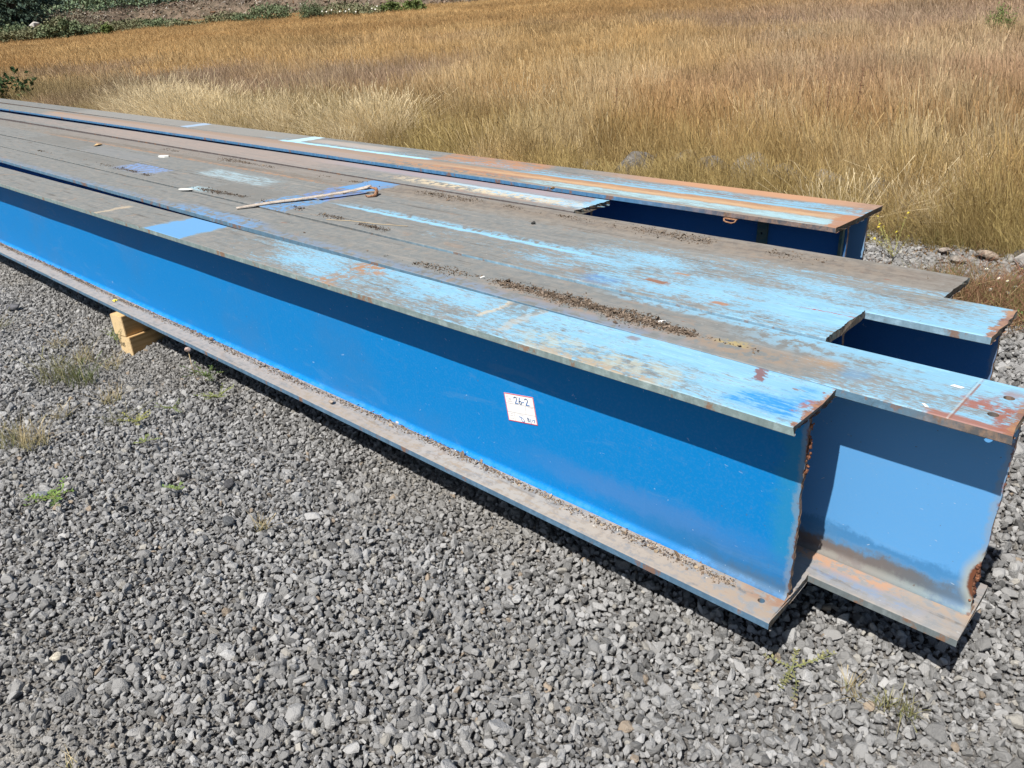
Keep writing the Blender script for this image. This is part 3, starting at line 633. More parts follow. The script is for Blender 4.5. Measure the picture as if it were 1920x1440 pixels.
link('ruled_lines', ribbons([[(.02, .36), (.98, .36)], [(.02, .67), (.98, .67)], [(.68, .36), (.66, .67)], [(.24, .67), (.24, .97)], [(.33, .10), (.48, .10)], [(.76, .40), (.95, .40)], [(.42, .72), (.56, .72)], [(.12, .73), (.18, .73)], [(.08, .80), (.19, .80)],
     [(.06, .90), (.20, .90)], [(.07, .08), (.13, .08)], [(.06, .13), (.12, .13)], [(.17, .10), (.19, .13)], [(.14, .20), (.2, .17), (.22, .22), (.15, .24), (.14, .20)], [(.08, .29), (.24, .29)], [(.11, .25), (.14, .29)], [(.2, .25), (.22, .31)]], .0008, .0012), flat((.42, .38, .42)), st)
ink = flat((.01, .16, .50))
def arc(cx_, cy_, rx, ry, a0, a1, n=10): return [(cx_ + rx * math.cos(math.radians(a0 + (a1 - a0) * i / n)), cy_ + ry * math.sin(math.radians(a0 + (a1 - a0) * i / n))) for i in range(n + 1)]
link('handwriting', ribbons([
    arc(.375, .165, .050, .060, 195, 375, 8) + [(.352, .325), (.455, .325)],                      # 2
    [(.530, .10), (.492, .25)] + arc(.535, .275, .042, .05, 180, 540, 12),                        # 6
    [(.605, .245), (.655, .245)],                                                                 # -
    arc(.745, .165, .050, .060, 200, 385, 8) + [(.720, .325), (.830, .325)],                      # 2
    ], .0029, .0014), ink, st)
link('initials', ribbons([[(.40, .795), (.47, .80), (.54, .855), (.575, .92), (.555, .965), (.50, .95)], [(.46, .82), (.475, .90), (.50, .965)],
    arc(.705, .815, .022, .030, -60, 300, 10), arc(.715, .885, .026, .036, -90, 270, 10), [(.775, .80), (.79, .965)], [(.835, .83), (.845, .90)], [(.87, .83), (.93, .835), (.905, .92)]], .0020, .0015), ink, st)

# ------------------------------------------------------------------ strap and small things on the steel
k = Mat('weathered_lath', .9); n_ = k.noise(k.vmul(k.obj(), (20, 20, 20)), 2, 5, .7); n2_ = k.noise(k.obj(), 260, 2); k.bump(k.add(n_, n2_), .5, .003)
lath = k.base(k.mix(k.ss(k.add(n_, k.mul(k.sub(n2_, .5), .5)), .35, .7), (.56, .49, .42), (.30, .25, .21)))
sr = empty('strap', (-3.30, .88, H)); tag(sr, 'weathered pale strip of strapping lying across the beams, rusty hook at one end', 'strap')
pts = [(-3.475, .500, .010), (-3.43, .585, .016), (-3.37, .70, .020), (-3.31, .80, .022), (-3.25, .92, .026), (-3.205, 1.02, .030), (-3.175, 1.10, .034), (-3.155, 1.165, .040), (-3.15, 1.20, .046)]
V, Fc = [], []
for i, p in enumerate(pts):
    p = Vector(p); a = Vector(pts[max(i - 1, 0)]); b = Vector(pts[min(i + 1, len(pts) - 1)]); t = (b - a).normalized(); s_ = t.cross(Vector((0, 0, 1))).normalized() * (.019 if 0 < i < len(pts) - 1 else .010)
    up_ = Vector((0, 0, .0022)); w_ = random.uniform(.9, 1.1)
    for q in (p - s_ * w_ + up_, p + s_ * w_ + up_ + Vector((0, 0, -.003)), p + s_ * w_ - up_ + Vector((0, 0, -.003)), p - s_ * w_ - up_): V.append(q - Vector((-3.30, .88, -.004)))
for i in range(len(pts) - 1):
    for j in range(4): Fc.append((i * 4 + j, i * 4 + (j + 1) % 4, i * 4 + 4 + (j + 1) % 4, i * 4 + 4 + j))
Fc += [(0, 1, 2, 3), tuple(len(V) - 4 + j for j in (3, 2, 1, 0))]
me = mesh('strip', V, Fc); bm = bmesh.new(); bm.from_mesh(me); bmesh.ops.recalc_face_normals(bm, faces=bm.faces); bm.to_mesh(me); bm.free(); link('strip', me, lath, sr)
k = Mat('black_webbing', .9); blk = k.base((.03, .028, .03))
loc_ = lambda *L: [(a + 3.30, b - .88, c) for a, b, c in L]
link('webbing_loop', tube(loc_((-3.27, 1.08, .010), (-3.24, 1.15, .024), (-3.20, 1.20, .022), (-3.16, 1.22, .030), (-3.12, 1.20, .036)), .005, 6), blk, sr)
link('hook', tube(loc_((-3.14, 1.19, .040), (-3.10, 1.20, .034), (-3.06, 1.17, .026), (-3.03, 1.13, .014), (-3.05, 1.10, .012), (-3.09, 1.11, .014)), [.006, .009, .011, .010, .007, .004], 8), rusty, sr)
# a thin straw of broom
k = Mat('dry_stem', .8); straw_m = k.base((.55, .42, .24))
o = link('dry_stalk', tube([(-2.75, .600, H + .02), (-2.62, .655, H + .019), (-2.45, .69, H + .018), (-2.28, .745, H + .018)], .0014, 5), straw_m); tag(o, 'long thin dry stalk lying across the grey flange', 'stalk')
def pebble(name, loc, size, col, label, cat, seed, flat_=.5, grp=None):
    me = hull_stone(seed, 14, flat_, 1.3); me.transform(Matrix.Diagonal((size, size, size, 1))); k = Mat(name + '_surface', .85); q = k.noise(k.obj(), 1.2 / size, 4, .6)
    o = link(name, me, k.base(k.mix(k.ss(q, .35, .65), col, tuple(c * .6 for c in col))), loc=loc); o.rotation_euler = (0, 0, seed * 1.7); tag(o, label, cat, grp); return o
def chip(name, loc, pts_, th, col, label, cat, rz=0):
    n = len(pts_); V = [(a, b, 0) for a, b in pts_] + [(a * .95, b * .95, th) for a, b in pts_]
    Fc = [tuple(range(n))[::-1], tuple(range(n, 2 * n))] + [(i, (i + 1) % n, n + (i + 1) % n, n + i) for i in range(n)]
    k = Mat(name + '_surface', .8); o = link(name, mesh(name, V, Fc), k.base(col), loc=loc); o.rotation_euler = (0, 0, rz); tag(o, label, cat); return o
chip('plastic_scrap', (-4.28, .60, H + .0175), [(-.055, -.004), (-.03, -.014), (.02, -.016), (.05, -.008), (.056, .002), (.03, .010), (-.02, .012), (-.05, .006)], .004, (.80, .80, .76), 'white oval scrap lying flat on the grey flange', 'scrap', .45)
cp_ = chip('paper_scrap', (-5.93, 1.22, H + .005), [(-.05, -.02), (-.01, -.035), (.045, -.03), (.06, .0), (.03, .03), (-.02, .02), (-.05, .01)], .012, (.72, .72, .68), 'crumpled white paper scrap on the dirty flanges', 'scrap', .2)
pebble('dead_leaf', (-7.30, 1.22, H + .014), .042, (.62, .42, .22), 'curled tan dead leaf on the flanges far along the stack', 'leaf', 5, .35)
pebble('dark_pebble', (-1.815, 1.135, H + .014), .011, (.06, .06, .06), 'small black pebble sitting on the brown dirt seam', 'pebble', 8, .95)
pebble('clay_lump', (-2.073, .049, BOT + TF + .010), .017, (.42, .34, .27), 'tan lump of clay on the lower flange of the front beam', 'lump', 9, .7)
pebble('caramel_pebble', (-2.28, 1.83, H + .012), .016, (.5, .3, .14), 'small tan pebble on the blue beam edge', 'pebble', 10, .7)
for i, (a, b, s_) in enumerate(((.235, .44, .010), (-.62, .395, .012), (-1.43, .40, .009), (.205, .285, .007))):
    chip('paint_flake', (a, b, H + .005), [(-s_ * 1.6, -s_ * .4), (s_, -s_ * .6), (s_ * 1.5, s_ * .3), (-s_, s_ * .6)], .0015, (.82, .82, .8),
         ('white paint flake beside the cross line near the bolt holes', 'white flake just above the brown dirt strip', 'pale flake at the start of the dirt strip', 'white fleck near the long edge of the second beam')[i], 'flake', i * .8)
# chip of light under the flange corner comes from the sun through the bolt hole

# litter lying in the angle of the front beam
LIT = Mat('plant_litter', .9); t_ = LIT.attr('tint', 'INSTANCER'); LIT.base(t_)
leafs = []
for i in range(6):
    rr = random.Random(i + 50); a = rr.uniform(.25, .6); c_ = rr.uniform(.1, .4)
    leafs.append(mesh('fleck', [(-1, 0, 0), (-.3, -a, c_ * .3), (.5, -a * .8, c_), (1, 0, c_ * .4), (.4, a, c_ * .8), (-.4, a * .9, .1)], [(0, 1, 2, 3), (0, 3, 4, 5)]))
clod = [hull_stone(300 + i, 9, .7, 1.2) for i in range(3)]
def strip(name, fx, x0, x1, n_, zf, wid, size, cols, label, dens=None, clods=.25, hgt=.8):
    x = RNG.uniform(x0, x1, n_); keep = np.ones(n_, bool) if dens is None else RNG.random(n_) < dens(x)
    x = x[keep]; n = len(x); off = RNG.normal(0, 1, n); w = wid(x) if callable(wid) else wid
    y = fx(x) + off * w; s_ = size * np.exp(RNG.normal(0, .45, n)); zz = zf + s_ * .35 + np.abs(RNG.normal(0, 1, n)) * size * hgt * np.exp(-off * off)
    pk = np.where(RNG.random(n) < clods, RNG.integers(6, 9, n), RNG.integers(0, 6, n))
    c = np.array(cols)[RNG.integers(0, len(cols), n)] * RNG.uniform(.7, 1.25, (n, 1))
    scl = np.repeat(s_[:, None], 3, 1); scl[pk >= 6] *= .6
    return scatter(name, leafs + clod, np.stack([x, y, zz], -1), np.stack([RNG.normal(0, .5, n), RNG.normal(0, .5, n), RNG.uniform(0, 6.28, n)], -1), scl, c, pk, LIT.m, label)
brown = [(.17, .12, .085), (.25, .18, .12), (.12, .09, .07), (.36, .28, .19), (.20, .15, .11)]
strip('leaf_litter', lambda x: .098 + .006 * np.sin(x * 3.1) + np.clip(x + .9, 0, 1) * -.004 - .010, -17, -.14, 42000, BOT + TF, lambda x: .0075 + .006 * vn(x, x * 0, 2.2, 1), .0030, brown * 5 + [(.5, .46, .40)],
      'brown leaf litter and seed husks caught along the foot of the front beam web', lambda x: np.where(x > -7.5, .75, .5) * (.4 + .6 * vn(x, x * 0, 4, 8)))
def clumpy(fr, ox): return lambda x: np.clip((vn(x, x * 0, fr, ox) - .42) * 4, 0.02, 1)
strip('dirt_clods', lambda x: .257 - .0185 * x + .105 + .012 * np.sin(x * 4) - .012 * np.clip(x + 1, -3, 0) * -.3, -3.3, -.25, 20000, H + .003, lambda x: .007 + .024 * vn(x, x * 0, 7, 6), .0036, [(.13, .095, .07), (.17, .13, .095), (.23, .18, .14), (.10, .075, .055)],
      'dark crumbly dirt clods strung along the second beam', lambda x: np.clip(.12 * clumpy(2.0, 4)(x) + .9 * ((x > -1.8) & (x < -.42)), 0, 1) * np.clip((vn(x, x * 0, 7, 2) - .28) * 3, .05, 1), .5, .22)
strip('moss_crumbs', lambda x: 1.13 - .0215 * x + .185 + .01 * np.sin(x * 2), -6.5, -.1, 9000, H - .0005, lambda x: .012 + .022 * vn(x, x * 0, 5, 3), .0034, [(.12, .09, .065), (.16, .12, .09), (.21, .17, .13)],
      'brown dirt crumbs along the fifth beam', lambda x: clumpy(1.9, 14)(x) * clumpy(9, 12)(x), .5, .2)
strip('seam_dirt', lambda x: .541 - .018 * x + .02 + .10 * np.clip(vn(x, x * 0, .9, 3), 0, 1), -7.5, -2.3, 6000, H + .0125, lambda x: .005 + .02 * vn(x, x * 0, 6, 5), .0036, [(.10, .075, .06), (.15, .12, .09)],
      'dark crumbs of dirt lying on the third beam', lambda x: clumpy(1.7, 24)(x) * clumpy(8, 22)(x), .5, .2)
for i in range(9):
    pass
yl = [(-4.415 + random.uniform(-.02, .02), .052 + random.uniform(-.012, .012)) for _ in range(7)]
ylr = empty('fallen_flower', (-4.41, .052, BOT + TF)); tag(ylr, 'crushed yellow flower head lying on the lower flange of the front beam', 'flower')
k = Mat('yellow_petal', .7); ym = k.base((.80, .68, .10))
for i, (a, b) in enumerate(yl):
    me = ico('petal', .008, 1, .3, i, (1.2, .8, .45)); link('petal', me, ym, ylr, (a + 4.41, b - .052, .005 + .003 * (i % 2)))
fl = empty('dried_flower', (-3.245, -.045, BOT + .01)); tag(fl, 'dried brownish pink flower head standing at the edge of the lower flange', 'flower')
k = Mat('dry_flower', .9); link('flower_head', ico('h', .016, 2, .22, 4, (1, 1, .9)), k.base((.42, .30, .25)), fl, (0, 0, .012))
link('stem', tube([(0, 0, .005), (.01, -.004, -.08), (.018, 0, -.165)], .0018, 5), straw_m, fl)

# ------------------------------------------------------------------ grass and plants
def blade_set(n, h, hs, rad, lean, wd, seed, seeds=.3, curve=.35, seg=3, sway=(0, 0)):
    """n grass blades as one mesh; 'along' runs from root to tip"""
    r = np.random.default_rng(seed); V, Fc, A, SH = [], [], [], []
    for i in range(n):
        sh_ = r.random()
        a = r.uniform(0, 6.28); rr_ = rad * math.sqrt(r.random()); bx, by = rr_ * math.cos(a), rr_ * math.sin(a)
        hh = max(h * .35, r.normal(h, hs)); d = r.uniform(0, 6.28); ln = abs(r.normal(0, lean)); dx, dy = math.cos(d) * ln + sway[0], math.sin(d) * ln + sway[1]
        f_ = r.uniform(0, 6.28); wx, wy = math.cos(f_) * wd / 2, math.sin(f_) * wd / 2; cv = abs(r.normal(0, curve)); prev = None
        head = r.random() < seeds
        for s_ in range(seg + 1):
            t = s_ / seg; q = t + cv * t * t; x_ = bx + dx * hh * q; y_ = by + dy * hh * q; z_ = hh * (t - .22 * cv * t * t)
            w_ = (1 - t * .75) if not head else (.45 if t < .8 else 1.5)
            if s_ == seg and not head: V.append((x_, y_, z_)); A.append(1.0); SH.append(sh_); cur = (len(V) - 1,)
            else:
                V.append((x_ - wx * w_, y_ - wy * w_, z_)); V.append((x_ + wx * w_, y_ + wy * w_, z_)); A += [t, t]; SH += [sh_, sh_]; cur = (len(V) - 2, len(V) - 1)
            if prev: Fc.append((prev[0], prev[1], cur[0]) if len(cur) == 1 else (prev[0], prev[1], cur[1], cur[0]))
            prev = cur
    me = mesh('blades', V, Fc); at_ = me.attributes.new('along', 'FLOAT', 'POINT'); at_.data.foreach_set('value', A); at_ = me.attributes.new('shade', 'FLOAT', 'POINT'); at_.data.foreach_set('value', SH); return me
def grass_mat(name, mult=1.0, root=(.34, .27, .11), trans=.3, inst=True, tip=None):
    k = Mat(name, .8, .15); al = k.attr('along', out='Fac')
    t = k.attr('tint', 'INSTANCER') if inst else tip
    r_ = k.t.nodes.new('ShaderNodeObjectInfo').outputs['Random']
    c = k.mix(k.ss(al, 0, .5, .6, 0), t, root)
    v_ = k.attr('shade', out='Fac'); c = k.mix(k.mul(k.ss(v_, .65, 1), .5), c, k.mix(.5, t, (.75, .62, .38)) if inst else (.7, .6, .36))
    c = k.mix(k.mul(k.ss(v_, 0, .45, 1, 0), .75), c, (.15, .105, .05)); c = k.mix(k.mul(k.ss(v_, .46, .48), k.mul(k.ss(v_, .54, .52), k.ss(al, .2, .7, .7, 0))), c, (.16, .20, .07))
    k.base(c); k.put(k.b.inputs['Roughness'], .7)
    tr = k.t.nodes.new('ShaderNodeBsdfTranslucent'); k.put(tr.inputs['Color'], c); ms = k.t.nodes.new('ShaderNodeMixShader'); ms.inputs[0].default_value = trans
    out = k.t.nodes['Material Output']; k.t.links.new(k.b.outputs[0], ms.inputs[1]); k.t.links.new(tr.outputs[0], ms.inputs[2]); k.t.links.new(ms.outputs[0], out.inputs[0])
    return k.m
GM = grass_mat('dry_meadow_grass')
near = [blade_set(130, .50 + .06 * (i % 3), .13, .17, .24, .0032, 200 + i, .35, .35, 3, (-.10, .02)) for i in range(7)]
mid = [blade_set(120, .44 + .05 * (i % 3), .12, .36, .26, .0062, 300 + i, .3, .35, 2, (-.12, .02)) for i in range(6)]
farb = [blade_set(130, .40, .11, .66, .32, .013, 400 + i, .2, .3, 2, (-.12, 0)) for i in range(5)]
bent = [blade_set(110, .60, .1, .15, .42, .0034, 500 + i, .7, .9, 4, (.05, -.12)) for i in range(3)]
allb = near + mid + farb + bent
def meadow():
    xs, ys, pk, sc = [], [], [], []
    def ring(d0, d1, dens, lo, hi, smin, smax, az0=math.radians(-92), az1=math.radians(4)):
        area = .5 * (az1 - az0) * (d1 * d1 - d0 * d0); n = int(area * dens)
        d = np.sqrt(RNG.uniform(d0 * d0, d1 * d1, n)); a = RNG.uniform(az0, az1, n); x = CAM.x + np.sin(a) * d; y = CAM.y + np.cos(a) * d
        ok = (y > grass_edge(x)) & (d < bdist(x, y) - .3); x, y = x[ok], y[ok]
        xs.append(x); ys.append(y); pk.append(RNG.integers(lo, hi, len(x))); sc.append(RNG.uniform(smin, smax, len(x)))
    ring(4, 10.5, 52, 0, 7, .65, 1.15); ring(10.5, 15, 34, 0, 7, .75, 1.2); ring(9, 24, 13, 7, 13, .8, 1.15); ring(14, 24, 6, 0, 7, .9, 1.2); ring(24, 42, 8.5, 7, 13, .95, 1.3); ring(28, 80, 4.2, 13, 18, .8, 1.15)
    return [np.concatenate(v) for v in (xs, ys, pk, sc)]
x, y, pk, sc = meadow(); n = len(x)
dcam = np.hypot(x - CAM.x, y - CAM.y)
GOLD, ORNG, MAUV, OLIV, PALE = [np.array(c) for c in ((.72, .49, .225), (.56, .35, .15), (.44, .325, .25), (.46, .39, .165), (.93, .78, .50))]
f1 = fbm(x, y, .11, 2) + (fbm(x, y, .5, 31) - .5) * .35; f2 = fbm(x, y, .35, 17); f3 = fbm(x, y, .9, 40); f4 = fbm(x * 1.0, y * 1.0, .6, 55)
band = np.clip((f1 - .43) * 9, 0, 1)
az = np.degrees(np.arctan2(x - CAM.x, y - CAM.y))
# greyer seed-head stretches in the middle distance, rustier grass towards the far edge
mv = np.clip(1.5 - np.abs((dcam - 22) / 8) , 0, 1) * np.clip((f1 - .36) * 7, 0, 1)
tint = GOLD * (1 - band[:, None]) + ORNG * band[:, None]
tint = tint * (1 - .85 * mv[:, None]) + MAUV * .85 * mv[:, None]
fr = np.clip((dcam - 34) / 14, 0, 1)[:, None] * .75; tint = tint * (1 - fr) + (ORNG * 1.0 * (1 - np.clip((f2 - .5) * 5, 0, 1)[:, None]) + GOLD * np.clip((f2 - .5) * 5, 0, 1)[:, None]) * fr
rgt = (np.clip((az + 34) / 12, 0, 1) * np.clip((dcam - 8) / 5, 0, 1))[:, None] * .42; tint = tint * (1 - rgt) + (MAUV * 1.15 + np.array([.06, .03, 0])) * rgt
ol = (np.clip(1 - (y - grass_edge(x)) / 3.0, 0, 1) * np.clip((f2 - .36) * 6, 0, 1))[:, None] * .8; tint = tint * (1 - ol) + OLIV * ol
pl = np.clip((f3 - .60) * 9, 0, 1)[:, None] * .6 * np.clip(1.2 - dcam / 30, 0, 1)[:, None]; tint = tint * (1 - pl) + PALE * pl
tint = tint * RNG.uniform(.82, 1.18, (n, 1)) * (.66 + .64 * f4[:, None])
neg = (np.clip((f4 - .30) * -9, 0, 1))[:, None] * .4; tint = tint * (1 - neg) + np.array([.30, .19, .10]) * neg
hs_ = 1 - .45 * np.clip(1 - (y - grass_edge(x)) / .5, 0, 1)
hs_ *= .60 + .6 * f3
hs_ = hs_ * np.where((x > -5.4) & (x < -.9) & (y < 5.75), .66, 1)
hs_ = hs_ * np.clip(1.12 - dcam / 90, .6, 1)
rot = np.stack([RNG.normal(0, .07, n), RNG.normal(0, .07, n), RNG.normal(0, .6, n)], -1)
zz = terr(x, y) - .02
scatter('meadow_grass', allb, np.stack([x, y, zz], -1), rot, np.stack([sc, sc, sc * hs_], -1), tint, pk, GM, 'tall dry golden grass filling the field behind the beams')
# bleached tussocks that catch the eye, and nodding cream plumes by the rocks
bx = []
for (cx_, cy_, rx_, n_) in ((-13.4, 4.9, .9, 130), (-12.2, 4.75, .7, 70), (-15.5, 5.4, .9, 50), (-8.7, 5.35, .5, 80), (-11.0, 5.0, .5, 30), (-8.1, 5.2, .35, 20), (-10.1, 5.2, .5, 20), (-7.4, 7.3, .5, 10), (-1.75, 6.4, .5, 7), (-2.7, 6.7, .45, 6), (-3.6, 6.6, .3, 4), (-1.0, 5.3, .4, 5), (-1.6, 4.9, .4, 3), (-6.0, 6.4, .5, 7), (-.6, 5.6, .5, 6)):
    for _ in range(n_): bx.append((cx_ + RNG.normal(0, rx_ * .55), cy_ + RNG.normal(0, .28), 0))
bx = np.array(bx); n = len(bx); bx[:, 2] = terr(bx[:, 0], bx[:, 1]) - .02; s_ = RNG.uniform(.8, 1.2, n) * np.where(bx[:, 0] > -6.8, .72, 1.02)
scatter('bleached_grass', bent, bx, np.stack([RNG.normal(0, .1, n), RNG.normal(0, .1, n), RNG.uniform(0, 6.28, n)], -1), np.stack([s_, s_, s_], -1),
        np.array([.95, .80, .52]) * RNG.uniform(.8, 1.1, (n, 1)), RNG.integers(0, 3, n), GM, 'pale bleached tussocks and nodding seed plumes in the grass')
# low brown weeds and dry twigs where gravel meets grass
weedb = [blade_set(60, .10, .04, .10, .9, .0035, 600 + i, .1, .6, 3) for i in range(4)]
m = 900; wx = RNG.uniform(-5.5, 1.6, m); wy = RNG.uniform(3.0, 5.2, m); dd = grass_edge(wx) - wy
ok = (RNG.random(m) < np.clip(1.1 - dd * .9, .06, 1)) & (dd > -.5) & ~((wx > -1.7) & (wy > 3.95) & (RNG.random(m) < .75)); wx, wy = wx[ok], wy[ok]; n = len(wx)
a2 = RNG.normal((-.15), .3, 260); b2 = RNG.normal(3.65, .24, 260); wx = np.concatenate([wx, a2]); wy = np.concatenate([wy, b2]); n = len(wx)
wc = np.array([(.30, .16, .10), (.36, .24, .13), (.22, .22, .08), (.42, .20, .14)])[RNG.integers(0, 4, n)] * RNG.uniform(.7, 1.2, (n, 1))
s_ = RNG.uniform(.6, 1.25, n)
scatter('ground_weeds', weedb, np.stack([wx, wy, terr(wx, wy) - .01], -1), np.stack([RNG.normal(0, .1, n), RNG.normal(0, .1, n), RNG.uniform(0, 6.28, n)], -1), np.stack([s_, s_, s_], -1), wc, RNG.integers(0, 4, n), GM,
        'low reddish brown weeds along the edge of the gravel')

def tuft(loc, h, n_, rad, col, label, seed, lean=.55, grp='small plants growing through the gravel', name='grass_tuft', root=(.16, .20, .07), cat='grass tuft', wd=.0032):
    k_ = grass_mat(name + '_blades', inst=False, tip=col, root=root)
    o = link(name, blade_set(n_, h, h * .3, rad, lean, wd, seed, .15, .5, 3), k_, loc=loc); tag(o, label, cat, grp); return o
DRY, GRN, OLV = (.62, .51, .31), (.14, .19, .07), (.32, .31, .16)
for i, (a, b, h_, n_, rd, c_, lab, le) in enumerate((
    (-4.00, -.48, .13, 150, .11, OLV, 'widest olive grass tuft in the gravel, in front of the timbers', .6),
    (-3.84, -.42, .11, 110, .09, GRN, 'green half of the wide grass tuft in the gravel', .5),
    (-4.20, -.28, .10, 70, .06, DRY, 'straw coloured tuft between the timbers and the wide olive tuft', .5),
    (-3.98, -.20, .08, 50, .05, DRY, 'small dry tuft just left of the timber end', .6),
    (-3.24, -.86, .11, 110, .07, DRY, 'bright dry tuft low at the left edge of the gravel', .55),
    (-3.36, -.94, .10, 90, .07, OLV, 'olive and straw tuft touching the left edge of the photo', .6),
    (-3.46, -.66, .06, 40, .05, DRY, 'sparse dry tuft above the two left-edge tufts', .8),
    (-3.45, -.42, .09, 60, .05, DRY, 'upright brownish tuft right of the wide olive tuft', .5),
    (-3.16, -.50, .06, 50, .06, OLV, 'flattened olive tuft in mid gravel', .9),
    (-1.77, -.53, .04, 45, .025, DRY, 'lone small yellow tuft on bare gravel below the steel', .8),
    (-4.55, -.30, .07, 50, .06, DRY, 'faint dry tuft at the far left of the gravel', .7),
    (-4.33, .02, .07, 46, .07, GRN, 'thin green grass growing against the timber end', .6),
    (-5.3, -.45, .07, 60, .08, OLV, 'dull tuft further off at the left edge', .8),
    (.215, .105, .035, 40, .03, DRY, 'dry straw tuft near the lower right corner', .9),
    (.292, .110, .03, 46, .022, OLV, 'small olive tuft beside the dry straw tuft, lower right', .8),
    (.345, .125, .04, 60, .028, OLV, 'rightmost yellow green tuft in the gravel, lower right', .8),
    (-1.20, -1.42, .03, 30, .03, DRY, 'tiny dry sprig at the bottom of the photo', .9),
)):
    tuft((a, b, float(gravel_h(a, b)) - .004), h_, n_, rd, c_, lab, 700 + i, le)
def weed(loc, n_, ln, col, label, seed, up_=.25, flowers=None, leaf=.011, name='weed', cat='weed', stemc=(.20, .22, .08), grp=None, petal=(.85, .85, .8)):
    """a branching weed: stems, paired small leaves along them, flower heads at the tips"""
    rr = random.Random(seed); root = empty(name, loc); tag(root, label, cat, grp)
    V, Fc, LV, LF, tips = [], [], [], [], []
    for s_ in range(n_):
        a = rr.uniform(0, 6.28); L_ = ln * rr.uniform(.5, 1.15); p = Vector((0, 0, .004)); d_ = Vector((math.cos(a), math.sin(a), up_ * rr.uniform(.3, 1.8))).normalized(); pl_ = [p.copy()]
        for q in range(7):
            d_ = (d_ + Vector((rr.gauss(0, .12), rr.gauss(0, .12), rr.gauss(0, .08)))).normalized(); p = p + d_ * L_ / 7; p.z = max(p.z, .006); pl_.append(p.copy())
            for sd in (-1, 1):
                if leaf <= 0 or rr.random() < .15: continue
                la = d_.cross(Vector((0, 0, 1))).normalized() * sd; dr = (la + d_ * .6 + Vector((0, 0, rr.uniform(0, .6)))).normalized(); sz = leaf * rr.uniform(.6, 1.3); w_ = dr.cross(Vector((0, 0, 1))).normalized() * sz * .28
                i = len(LV); LV += [p, p + dr * sz * .5 + w_, p + dr * sz, p + dr * sz * .5 - w_]; LF.append((i, i + 1, i + 2, i + 3))
        tips.append(pl_[-1]); m_ = tube(pl_, [.0016 * (1 - .08 * q) for q in range(8)], 4); off_ = len(V); V += [v.co.copy() for v in m_.vertices]; Fc += [tuple(off_ + q for q in f.vertices) for f in m_.polygons]; bpy.data.meshes.remove(m_)
    k = Mat(name + '_stems', .8); so_ = link('stems', mesh('stems', V, Fc), k.base(stemc), root); so_['kind'] = 'stuff'
    if LF:
        k = Mat(name + '_leaves', .7); lv = link('leaves', mesh('leaves', LV, LF), k.base(k.mix(k.ss(k.noise(k.obj(), 60, 2), .4, .6), tuple(c * .55 for c in col), tuple(c * .9 for c in col))), root); lv['kind'] = 'stuff'
    if flowers:
        k = Mat(name + '_petals', .7); pm_ = k.base(petal)
        for t in tips[:flowers]:
            V2, F2 = [], []
            for q in range(9):
                a = q * 2 * math.pi / 9; r_ = .011
                i = len(V2); V2 += [(0, 0, .002), (math.cos(a - .25) * r_ * .7, math.sin(a - .25) * r_ * .7, .003), (math.cos(a) * r_, math.sin(a) * r_, .001), (math.cos(a + .25) * r_ * .7, math.sin(a + .25) * r_ * .7, .003)]; F2.append((i, i + 1, i + 2, i + 3))
            fo = link('flower', mesh('f', V2, F2), pm_, root, t + Vector((0, 0, .002))); fo.rotation_euler = (rr.gauss(0, .5), rr.gauss(0, .5), 0)
            link('flower_centre', ico('c', .0035, 1, 0, 1, (1, 1, .6)), ym, fo, (0, 0, .003))
    return root
weed((.055, .075, .004), 7, .12, (.30, .29, .13), 'sprawling knotweed with long runners, right of the bottom edge', 1, .12, leaf=.012)
weed((-3.25, .03, .004), 14, .13, (.10, .17, .05), 'dark green weed in the shadow edge of the front beam', 2, .5, leaf=.016)
weed((-2.95, -.07, .004), 11, .10, (.22, .26, .08), 'yellow green weed just below the front beam, left of the sticker', 3, .35, leaf=.012)
weed((-3.02, -.28, .004), 8, .08, (.20, .26, .08), 'thin green weed in mid gravel, above the yellow one', 4, .4, leaf=.010)
weed((-3.02, -.46, .004), 9, .075, (.34, .33, .09), 'yellow tinged weed among the stones, left of centre', 5, .35, leaf=.012)
weed((-2.62, -.98, .004), 12, .10, (.20, .32, .07), 'bright green creeping weed near the left edge', 6, .2, leaf=.014)
weed((-2.26, -.62, .004), 5, .05, (.20, .30, .08), 'tiny bright green sprout on the gravel', 7, .5, leaf=.012)
weed((-2.78, -.53, .004), 5, .06, (.22, .28, .08), 'small green sprig in the middle of the gravel', 8, .4, leaf=.010)
weed((-.28, 3.70, .0), 18, .20, (.20, .20, .08), 'daisy plant with white flowers behind the beam ends', 9, 1.0, flowers=15, leaf=.014, name='daisy_plant', cat='daisy')
weed((-1.10, 4.25, .0), 12, .30, (.40, .40, .10), 'wiry plant with yellow flowers, tallest beside the grass', 10, 1.6, flowers=12, leaf=.012, name='yellow_flower_plant', cat='wildflower', petal=(.75, .62, .06), stemc=(.42, .40, .14), grp='yellow wildflowers')
weed((-1.38, 3.95, .0), 8, .22, (.35, .30, .10), 'reddish stemmed plant with yellow flowers beside the rear beam end', 11, 1.2, flowers=4, leaf=.010, name='yellow_flower_plant', cat='wildflower', petal=(.80, .68, .03), stemc=(.40, .22, .12), grp='yellow wildflowers')
weed((.02, 3.25, .0), 12, .16, (.14, .20, .05), 'leafy green weed behind the rusty flange corner', 12, .6, leaf=.018)
weed((-4.26, -.06, 0), 6, .10, (.18, .24, .08), 'wispy green sprig leaning on the lower timber', 14, 1.2, leaf=.012)

